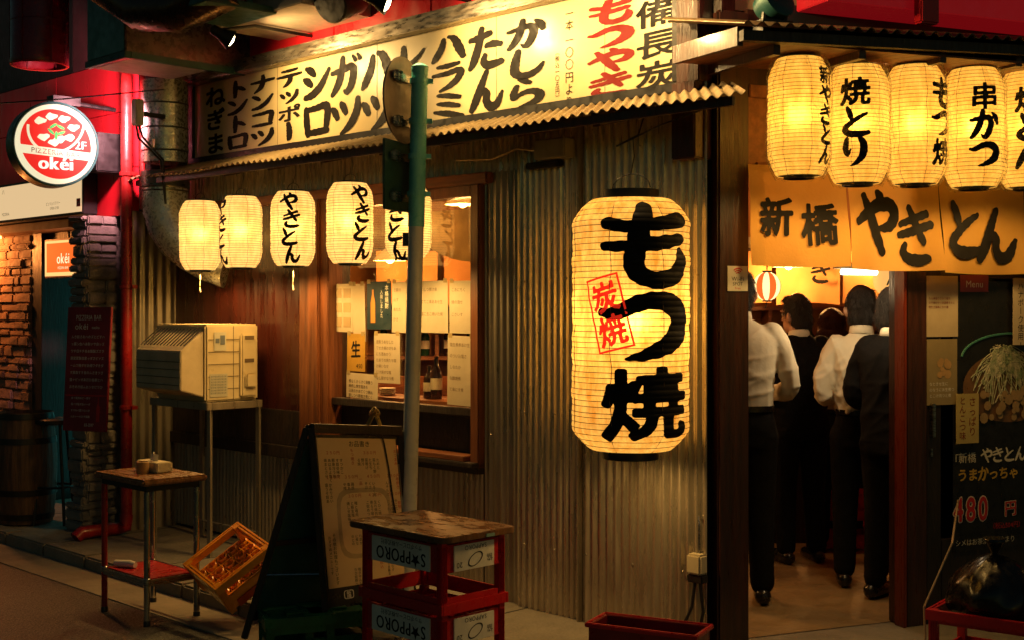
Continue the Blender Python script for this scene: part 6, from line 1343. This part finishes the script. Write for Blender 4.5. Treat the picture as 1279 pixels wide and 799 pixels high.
# red and white round lantern just inside, a small hanging lantern, tube lamp, pendant lamps
c = PW(958, 358, 7.6); RL_ = thing('striped_lantern', 'small round red and white striped lantern just inside the entrance', 'lantern', FW, tuple(c - Vector((0, 0, .09))))
rr0 = .082; b = MB(); b.grid(lambda u, v: c + Vector((rr0 * math.cos(6.2832 * u) * math.sin(math.pi * (.08 + .84 * v)), rr0 * math.sin(6.2832 * u) * math.sin(math.pi * (.08 + .84 * v)), -rr0 * 1.05 * math.cos(math.pi * (.08 + .84 * v)))) * (1 + .008 * math.sin(60 * v)), 48, 40)
b.mi = [1 if ((i % 48) // 4) % 2 else 0 for i in range(len(b.f))]; part('paper_shade', b, [glow('cream_lantern_glow', (1, .72, .30), 1.5), glow('red_lantern_glow', (.95, .14, .02), .9)], RL_, smooth=True, angle=180, fixn=False)
b = MB(); b.lathe([(.025, 0), (.03, .012), (.001, .014)], c + Vector((0, 0, .08)), 16); b.lathe([(.03, -.012), (.026, 0), (.001, .0)], c - Vector((0, 0, .08)), 16); b.tube([c + Vector((0, 0, .09)), c + Vector((0, 0, .35))], .004, 6); b.tube([c - Vector((0, 0, .09)), c - Vector((.01, 0, .13))], .004, 6); part('cap', b, M_BLACKPL, RL_)
c = PW(1108, 349, 8.9); b = MB(); HL = thing('white_lantern', 'pale round lantern with a brushed letter hanging at the back of the tavern', 'lantern', FW, tuple(c - Vector((0, 0, .1))))
b.grid(lambda u, v: c + Vector((.095 * math.cos(6.2832 * u) * math.sin(math.pi * (.1 + .8 * v)) ** .7, .095 * math.sin(6.2832 * u) * math.sin(math.pi * (.1 + .8 * v)) ** .7, -.11 * math.cos(math.pi * (.1 + .8 * v)))), 32, 24); part('paper_shade', b, glow('amber_lantern_glow', (1, .50, .13), .8), HL, smooth=True, angle=180, fixn=False)
b = MB(); brush(b, 'ん', c.x, c.z - .01, .07, .07, lambda a, z: (a, c.y - .098, z), 40); part('lettering', b, M_INK, HL, fixn=False)
b = MB(); b.tube([c + Vector((0, 0, .10)), c + Vector((0, 0, .8))], .005, 6); b.lathe([(.035, 0), (.04, .012)], c + Vector((0, 0, .10)), 16); part('cord', b, M_BLACKPL, HL)
c = PW(1075, 340, 6.75); TLp = thing('tube_lamp', 'lit white fluorescent tube lamp over the bar', 'lamp', FW, tuple(c))
b = MB(); b.tube([c - Vector((.10, .0, 0)), c + Vector((.10, .06, 0))], .016, 10); part('tube', b, glow('fluorescent_tube', (.95, 1.0, .80), 5), TLp, smooth=True)
b = MB(); b.box(c.x - .13, c.x + .13, c.y, c.y + .06, c.z + .018, c.z + .05); b.tube([c + Vector((-.1, .03, .05)), c + Vector((-.1, .03, .9))], .004, 6); b.tube([c + Vector((.1, .03, .05)), c + Vector((.1, .03, .9))], .004, 6); part('fitting', b, M_CREAM, TLp)
lamp('tube_light', TLp, c + Vector((0, .05, -.06)), 10, (1, .70, .36), .1)
def pendant(px, py, Y, label, e):
    c = PW(px, py, Y); T = thing('pendant_lamp', label, 'lamp', FW, tuple(c), 'pendant lamps inside the tavern')
    b = MB(); b.lathe([(.02, .10), (.03, .09), (.11, .012), (.115, 0), (.108, .0), (.026, .085)], c, 28, caps=False); part('lamp_shade', b, mat('white_enamel_shade', (.75, .68, .5), .4, trans=.4), T, smooth=True)
    b = MB(); b.lathe([(.002, -.02), (.022, -.012), (.03, .012), (.02, .04), (.012, .06)], c, 16); part('bulb', b, glow('warm_bulb', (1, .72, .32), 12), T, smooth=True)
    b = MB(); b.tube([c + Vector((0, 0, .1)), c + Vector((0, 0, 2.75 - c.z))], .005, 6); part('cord', b, M_BLACKPL, T)
    lamp('pendant_light', T, c + Vector((0, 0, -.06)), e, (1.0, .46, .13), .06)
pendant(487, 326, 8.9, 'white pendant lamp seen through the tavern window left of the pole', 42); pendant(578, 256, 8.2, 'white pendant lamp high at the right side of the tavern window', 42)
pendant(985, 334, 9.2, 'pendant lamp over the bar just under the curtain, near the striped lantern', 30); pendant(1095, 300, 9.3, 'pendant lamp over the bar hidden above the curtain', 30)
b = MB(); b.sheet(lambda u, v: (-2.9 + 1.25 * u, .34 + .03 * math.sin(u * 11) * (1 - v), 1.98 + .10 * math.sin(u * 5.5 + 1) * (1 - v) + .22 * v), 40, 8, (0, .003, 0)); solo('window_valance', 'white cloth valance gathered inside the top of the tavern window', 'curtain', b, mat('white_valance_cloth', (.70, .58, .36), .85, trans=.35), FA, smooth=True)
# wooden ledge with bottles right behind the window
b = MB(); b.box(-2.93, -1.65, .13, .40, 1.02, 1.05); solo('window_shelf', 'shelf board inside the tavern window', 'shelf', b, M_WOODX, FA)
for (px, h, lab) in ((545, .26, 'brown beer bottle standing inside the tavern window right of the pole'), (536, .20, 'short dark bottle beside the pole inside the tavern window')):
    x = FA.X(px, .25); p = FA.world(x, .25, 1.051); bottle(p.x, p.y, 1.051, h, M_BOTTLE, lab, 'bottles inside the window')
for px, lab in ((462, 'glass with amber drink inside the tavern window'), (484, 'stack of small plates inside the tavern window')):
    x = FA.X(px, .25); b = MB()
    if px == 462: b.lathe([(.001, 0), (.028, 0), (.034, .10), (.030, .10), (.026, .012), (.001, .012)], (x, .25, 1.0505), 16); solo('drinking_glass', lab, 'glass', b, mat('amber_drink', (.40, .20, .04), .1), FA, smooth=True)
    else:
        for k in range(4): b.lathe([(.02, .012 * k), (.05, .012 * k + .006), (.055, .012 * k + .011), (.001, .012 * k + .010)], (x, .25, 1.0505), 20)
        solo('plate_stack', lab, 'plates', b, M_PAPERW, FA, smooth=True)
# things on the counter and crates below it
for px, lab in ((1018, 'white bowl on the bar counter between the two diners'), (1036, 'small dish on the bar counter beside the white bowl')):
    c = PW(px, 492, 8.72); c.z = .9855; b = MB(); b.lathe([(.02, 0), (.03, .002), (.065, .045), (.06, .046), (.028, .008), (.001, .008)], c, 22); solo('bowl', lab, 'bowl', b, M_PAPERW, FW, smooth=True)
c = PW(1008, 480, 8.75); c.z = .9855; bottle(c.x, c.y, .9855, .24, M_BOTTLE, 'brown bottle on the bar counter', None)
for k in range(2):
    a = PW(1026, 690, 8.44); a.z = .004 + .27 * k; b = MB(); crate(b, .38, .26, .265, window=(.4, .75)); b.xform(lambda v: a + v)
    solo('bar_crate', ('lower', 'upper')[k] + ' red bottle crate stacked in front of the bar counter', 'crate', b, M_REDPL, FW, base=tuple(a), bevel=.004)
# ------------------------------------------------------------------ people
def ell(mb, c, r, seg=20, rings=12, q=None):
    vs = []; fs = []
    c = Vector(c)
    for j in range(rings + 1):
        p = math.pi * j / rings
        for i in range(seg):
            t = 2 * math.pi * i / seg; v = Vector((r[0] * math.sin(p) * math.cos(t), r[1] * math.sin(p) * math.sin(t), -r[2] * math.cos(p)))
            if q is not None: v = q @ v
            vs.append(c + v)
    for j in range(rings):
        for i in range(seg): fs.append((j * seg + i, j * seg + (i + 1) % seg, (j + 1) * seg + (i + 1) % seg, (j + 1) * seg + i))
    mb.add(vs, fs); return mb
def limb(mb, pts, rs, seg=14):
    P = [Vector(p) for p in pts]
    c = catmull([(*p, r) for p, r in zip(P, rs)], 6)
    mb.tube([Vector(k[:3]) for k in c], [float(k[3]) for k in c], seg)
    for p, r in zip((P[0], P[-1]), (rs[0], rs[-1])): ell(mb, p, (r, r, r), 12, 8)
    return mb
def torso(mb, rings, seg=28):
    vs = []; fs = []; n = len(rings)
    c = catmull([r for r in rings], 5)
    for (x, y, z, rx, ry) in c:
        for i in range(seg):
            t = 2 * math.pi * i / seg; cc, ss = math.cos(t), math.sin(t); e = .85
            vs.append((x + rx * math.copysign(abs(cc) ** e, cc), y + ry * math.copysign(abs(ss) ** e, ss), z))
    m = len(c)
    for j in range(m - 1):
        for i in range(seg): fs.append((j * seg + i, j * seg + (i + 1) % seg, (j + 1) * seg + (i + 1) % seg, (j + 1) * seg + i))
    fs.append(tuple(range(seg - 1, -1, -1))); fs.append(tuple((m - 1) * seg + i for i in range(seg))); mb.add(vs, fs); return mb
def fuse(mb, voxel, name, smooth=2, wrinkle=0.0, seed=0):
    me = mb.mesh(name); o = bpy.data.objects.new(name, me); COL.objects.link(o)
    r = o.modifiers.new('r', 'REMESH'); r.mode = 'VOXEL'; r.voxel_size = voxel
    if smooth:
        s = o.modifiers.new('s', 'SMOOTH'); s.iterations = smooth; s.factor = .5
    out = bpy.data.meshes.new_from_object(o.evaluated_get(bpy.context.evaluated_depsgraph_get()))
    bpy.data.objects.remove(o); bpy.data.meshes.remove(me)
    if wrinkle:
        n = len(out.vertices); co = np.empty(n * 3); out.vertices.foreach_get('co', co); co = co.reshape(-1, 3); no = np.empty(n * 3); out.vertices.foreach_get('normal', no); no = no.reshape(-1, 3)
        x, y, z = co.T; g = np.random.default_rng(seed + 40); w_ = np.zeros(n)
        for q_ in range(9):                       # creases: sharp ridges running in many slanting directions, fading in and out
            d = g.normal(size=3) * (.7, .5, 1.1); d /= np.linalg.norm(d); fr_ = g.uniform(22, 62); e_ = g.normal(size=3); e_ /= np.linalg.norm(e_)
            ph = fr_ * (x * d[0] + y * d[1] + z * d[2]) + 1.6 * np.sin(9 * (x * e_[0] + y * e_[1] + z * e_[2]) + g.uniform(0, 6)) + g.uniform(0, 6)
            m_ = np.clip(np.sin(6.5 * (x * e_[2] + y * e_[0] + z * e_[1]) + g.uniform(0, 6)) + .1, 0, 1)
            w_ += (1 - np.abs(np.sin(ph * .5))) ** 3 * m_ * (30 / fr_) ** .5
        w_ -= w_.mean()
        co = co + no * (w_ * wrinkle)[:, None]; out.vertices.foreach_set('co', co.ravel())
    out.polygons.foreach_set('use_smooth', [True] * len(out.polygons)); out.update(); return out
def hand(mb, wrist, fwd, up, s=1.0, side=1):
    """palm and five curled fingers"""
    f = Vector(fwd).normalized(); u = Vector(up).normalized(); l = f.cross(u).normalized() * side; w0 = Vector(wrist)
    ell(mb, w0 + f * .045 * s, (.040 * s, .040 * s, .018 * s), 12, 8, Matrix((l, f, u)).transposed())
    for k, (a, ln) in enumerate(((-.028, .070), (-.009, .080), (.010, .075), (.028, .060))):
        b = w0 + f * .078 * s + l * a * s; limb(mb, [b, b + f * ln * .45 * s - u * .006, b + f * ln * .75 * s - u * .026 * s, b + f * ln * .8 * s - u * .045 * s], [.0095 * s, .009 * s, .008 * s, .007 * s], 8)
    b = w0 + f * .025 * s - l * .034 * s; limb(mb, [b, b + f * .03 * s - l * .022 * s - u * .01, b + f * .055 * s - l * .018 * s - u * .02], [.012 * s, .010 * s, .008 * s], 8)
def person(label, pos, heading, height=1.70, top='shirt', hair='short', hairm=None, build=1.0, lean=.05, headturn=0.0, headtilt=0.0, skirt=False, seed=0, arms=('fwd', 'fwd')):
    """local +y is where the person faces"""
    fr = Frame(pos[0], pos[1], heading); T = thing('person', label, 'person', fr, (0, 0, pos[2] if len(pos) > 2 else .004))
    k = height / 1.70; bz = pos[2] if len(pos) > 2 else .004
    ly = lambda z: lean * max(0, (z - .9)) ** 1.2                 # forward lean above the hips
    q = lambda x, y, z: Vector((x * build * k, (y + ly(z)) * k, z * k + bz))
    hc = q(0, .035, 1.575); hc.x = 0; Rh = Matrix.Rotation(headturn, 3, 'Z') @ Matrix.Rotation(headtilt, 3, 'X')
    hv = lambda x, y, z: hc + Rh @ Vector((x * k, y * k, z * k))
    sh = {}; 
    A = []
    for s, mode in zip((-1, 1), arms):
        S = q(.178 * s, .0, 1.375)
        if mode == 'fwd': E_, W_, fw = q(.235 * s, -.01, 1.10), q(.16 * s, .24, 1.06), Vector((-.2 * s, 1, .05))
        elif mode == 'down': E_, W_, fw = q(.245 * s, -.02, 1.09), q(.255 * s, .05, .85), Vector((0, .15, -1))
        elif mode == 'up': E_, W_, fw = q(.27 * s, .10, 1.12), q(.12 * s, .28, 1.32), Vector((-.2 * s, .4, .9))
        A.append((S, E_, W_, fw, s))
    b = MB()
    ell(b, hv(0, .0, .02), (.076 * k, .096 * k, .108 * k)); ell(b, hv(0, .040, -.055), (.054 * k, .055 * k, .060 * k)); ell(b, hv(0, .070, -.088), (.024 * k, .020 * k, .020 * k))
    ell(b, hv(0, .103, -.012), (.012 * k, .018 * k, .024 * k)); ell(b, hv(0, .110, -.026), (.016 * k, .014 * k, .011 * k)); ell(b, hv(0, .088, -.062), (.024 * k, .012 * k, .007 * k)); ell(b, hv(0, .087, -.074), (.020 * k, .012 * k, .007 * k)); ell(b, hv(0, .084, .028), (.050 * k, .016 * k, .010 * k))
    for s in (-1, 1): ell(b, hv(.079 * s, -.010, -.012), (.014 * k, .020 * k, .032 * k)); ell(b, hv(.093 * s, -.020, -.004), (.008 * k, .014 * k, .027 * k))
    limb(b, [q(0, -.005, 1.36), q(0, .0, 1.43), hv(0, -.012, -.06)], [.060 * k, .056 * k, .056 * k])
    torso(b, [(0, 0, .90 * k + bz, .14 * k, .09 * k), (0, ly(1.1) * k, 1.1 * k + bz, .12 * k, .085 * k), (0, ly(1.3) * k, 1.3 * k + bz, .15 * k, .095 * k), (0, ly(1.40) * k, 1.40 * k + bz, .09 * k, .06 * k)])
    for S, E_, W_, fw, s in A: limb(b, [S, E_, W_], [.036 * k, .028 * k, .023 * k]); hand(b, W_, fw, (0, .1, 1), 1.0 * k, s)
    for s in (-1, 1): limb(b, [q(.085 * s, 0, .90), q(.095 * s, .015, .50), q(.10 * s, -.01, .09)], [.075 * k, .052 * k, .036 * k]); limb(b, [q(.10 * s, -.03, .045), q(.11 * s, .12, .035)], [.034 * k, .028 * k])
    me = fuse(b, .0075, 'body', 2); me.materials.append(M_SKIN); o = bpy.data.objects.new('body', me); COL.objects.link(o); o.parent = T; me.transform(Matrix.Translation((0, 0, -bz)))
    def add(nm, mb, vox, m, wr=0.0, sm=2, par=None):
        me = fuse(mb, vox, nm, sm, wr, seed); me.transform(Matrix.Translation((0, 0, -bz))); me.materials.append(m); o = bpy.data.objects.new(nm, me); COL.objects.link(o); o.parent = par or T; return o
    # eyes
    for s in (-1, 1):
        e_ = MB(); ell(e_, hv(.031 * s, .080, .006), (.0125 * k, .012 * k, .009 * k)); eo = e_.mesh('eye', (0, 0, bz), True, angle=180); eo.materials.append(M_PAPERW); oo = bpy.data.objects.new('eye', eo); COL.objects.link(oo); oo.parent = T
        e_ = MB(); ell(e_, hv(.031 * s, .0885, .006), (.0055 * k, .0045 * k, .0055 * k), 10, 6); eo = e_.mesh('pupil', (0, 0, bz), True, angle=180); eo.materials.append(M_INK); o2 = bpy.data.objects.new('pupil', eo); COL.objects.link(o2); o2.parent = oo
    # hair
    h = MB()
    if hair == 'short':
        ell(h, hv(0, -.016, .040), (.084 * k, .104 * k, .106 * k), 28, 18); ell(h, hv(0, -.048, -.030), (.074 * k, .068 * k, .072 * k), 20, 12); ell(h, hv(.02, .058, .096), (.060 * k, .042 * k, .036 * k))
        for s in (-1, 1): ell(h, hv(.074 * s, .010, .022), (.010 * k, .030 * k, .034 * k))
    elif hair == 'bob':
        ell(h, hv(0, -.016, .035), (.096 * k, .110 * k, .110 * k), 28, 18); ell(h, hv(0, -.05, -.065), (.112 * k, .088 * k, .115 * k), 22, 14)
        for s in (-1, 1): ell(h, hv(.078 * s, .008, -.07), (.030 * k, .055 * k, .085 * k))
        ell(h, hv(0, .065, .082), (.070 * k, .040 * k, .040 * k))
    ho = add('hair', h, .008, hairm or M_HAIR, .0022, 1)
    st = MB(); rh = random.Random(seed); hm = ho.data; vv = hm.vertices; crown = hv(0, -.02, .10) - Vector((0, 0, bz))
    for _ in range(1500 if hair == 'short' else 2200):                       # loose strands over the cap of hair
        p = vv[rh.randrange(len(vv))]; c0 = p.co; nn_ = p.normal; away = (c0 - crown); away = (away - nn_ * away.dot(nn_)); away.z -= .03; away = away.normalized() if away.length > 1e-4 else Vector((0, -1, 0))
        sd_ = nn_.cross(away).normalized(); tw = sd_ * rh.uniform(-.5, .5); L_ = rh.uniform(.018, .040) * (1.5 if hair == 'bob' else 1); up_ = rh.uniform(.10, .55 if hair == 'short' else .2); w2 = .0016
        a0 = c0 - nn_ * .002; a1 = c0 + (away + tw * .5 + nn_ * up_).normalized() * L_ * .55; a2 = a1 + (away + tw + nn_ * up_ * .3).normalized() * L_ * .5
        st.add([a0 - sd_ * w2, a0 + sd_ * w2, a1 + sd_ * w2 * .8, a1 - sd_ * w2 * .8, a1 + nn_ * .0015, a2], [(0, 1, 2, 3), (3, 2, 5), (0, 3, 4), (1, 4, 2), (3, 5, 4), (2, 4, 5)])
    sme = st.mesh('strands', (0, 0, 0), fixn=False); sme.materials.append(hairm or M_HAIR); so = bpy.data.objects.new('strands', sme); COL.objects.link(so); so.parent = ho; so['kind'] = 'stuff'
    # trousers / shoes
    t = MB(); torso(t, [(0, 0, .80 * k + bz, .165 * k * build, .115 * k), (0, 0, .90 * k + bz, .168 * k * build, .118 * k), (0, .005 * k, .99 * k + bz, .152 * k * build, .108 * k), (0, .008 * k, 1.03 * k + bz, .148 * k * build, .105 * k)])
    for s in (-1, 1): limb(t, [q(.088 * s, 0, .86), q(.098 * s, .02, .50), q(.102 * s, -.005, .11)], [.100 * k, .076 * k, .062 * k])
    add('trousers', t, .011, M_TROUSER, .0022)
    for s in (-1, 1):
        t = MB(); limb(t, [q(.102 * s, -.045, .045), q(.108 * s, .06, .045), q(.115 * s, .17, .035)], [.043 * k, .044 * k, .034 * k]); t.xform(lambda v: Vector((v.x, v.y, max(v.z, bz + .002)))); add('shoe', t, .009, M_SHOE)
    # top
    m_ = M_SHIRT if top == 'shirt' else M_SUIT; g = .0 if top == 'shirt' else .012
    zl = 1.0 if top == 'shirt' else .80
    t = MB(); rg = []
    for z, rx, ry in ((zl, .158 + g * 1.5, .118 + g), (zl + .08, .163 + g, .122 + g), (1.14, .160 + g, .120 + g), (1.26, .180 + g, .124 + g), (1.36, .186 + g, .108 + g), (1.415, .125 + g, .080 + g * .5), (1.455, .066, .064)): rg.append((0, ly(z) * k, z * k + bz, rx * k * build, ry * k))
    torso(t, rg)
    for S, E_, W_, fw, s in A:
        end = E_ + (W_ - E_) * (.88 if top != 'shirt' else .80); limb(t, [S + Vector((-.03 * s, 0, .0)), S + (E_ - S) * .4 + Vector((.006 * s, 0, 0)), E_, end], [.070 * k + g, .059 * k + g, .050 * k + g, .043 * k + g])
    add('shirt' if top == 'shirt' else 'jacket', t, .010, m_, .0115 if top == 'shirt' else .006)
    c = MB(); limb_pts = [(.066, 1.435), (.064, 1.462), (.060, 1.482)]
    prof = []
    n_ = 26
    for r_, z in limb_pts:
        for i in range(n_): a = 2 * math.pi * i / n_; prof.append(q(0, 0, z) + Vector((r_ * k * math.cos(a), r_ * k * math.sin(a) + .0, .012 * k * math.sin(a) * -1)))
    c.add(prof, [(j * n_ + i, j * n_ + (i + 1) % n_, (j + 1) * n_ + (i + 1) % n_, (j + 1) * n_ + i) for j in range(2) for i in range(n_)])
    me = c.mesh('collar', (0, 0, bz), True, angle=180); me.materials.append(M_SHIRT); o = bpy.data.objects.new('collar', me); COL.objects.link(o); o.parent = T
    sm = o.modifiers.new('thick', 'SOLIDIFY'); sm.thickness = .004; sm.offset = 1
    if top == 'shirt':
        bl = MB(); torso(bl, [(0, 0, .985 * k + bz, .157 * k * build, .113 * k), (0, 0, 1.015 * k + bz, .156 * k * build, .113 * k)]); me = bl.mesh('belt', (0, 0, bz), True, angle=60); me.materials.append(M_SHOE); o = bpy.data.objects.new('belt', me); COL.objects.link(o); o.parent = T
    return T
def foot(px, Y): return ((px - HX) / FPX * Y, Y)
person('broad man in a white shirt half hidden by the corner post', foot(924, 6.95), R(-4), 1.80, 'shirt', build=1.10, lean=.10, seed=1, arms=('fwd', 'fwd'))
person('man in a black suit seen from behind, standing between the two white shirts', foot(1000, 8.05), R(14), 1.67, 'suit', build=1.02, lean=.05, headturn=R(20), seed=2)
person('woman with bobbed dark brown hair and white top at the bar', foot(1040, 8.42), R(-8), 1.58, 'shirt', hair='bob', hairm=M_HAIRBR, build=.82, lean=.06, seed=3)
person('slim man in a white shirt with bushy black hair seen from behind in the doorway', foot(1076, 7.35), R(-14), 1.71, 'shirt', build=.92, lean=.07, seed=4, arms=('fwd', 'fwd'))
person('man in a dark jacket turned aside, half hidden by the door post', foot(1113, 7.0), R(-48), 1.70, 'suit', build=.95, lean=.03, headturn=R(-30), seed=5)
person('cook in white working behind the tavern window', FA.world(-1.72, 1.25, 0)[:2], R(140), 1.66, 'shirt', build=.95, lean=.06, headtilt=R(-12), seed=6)
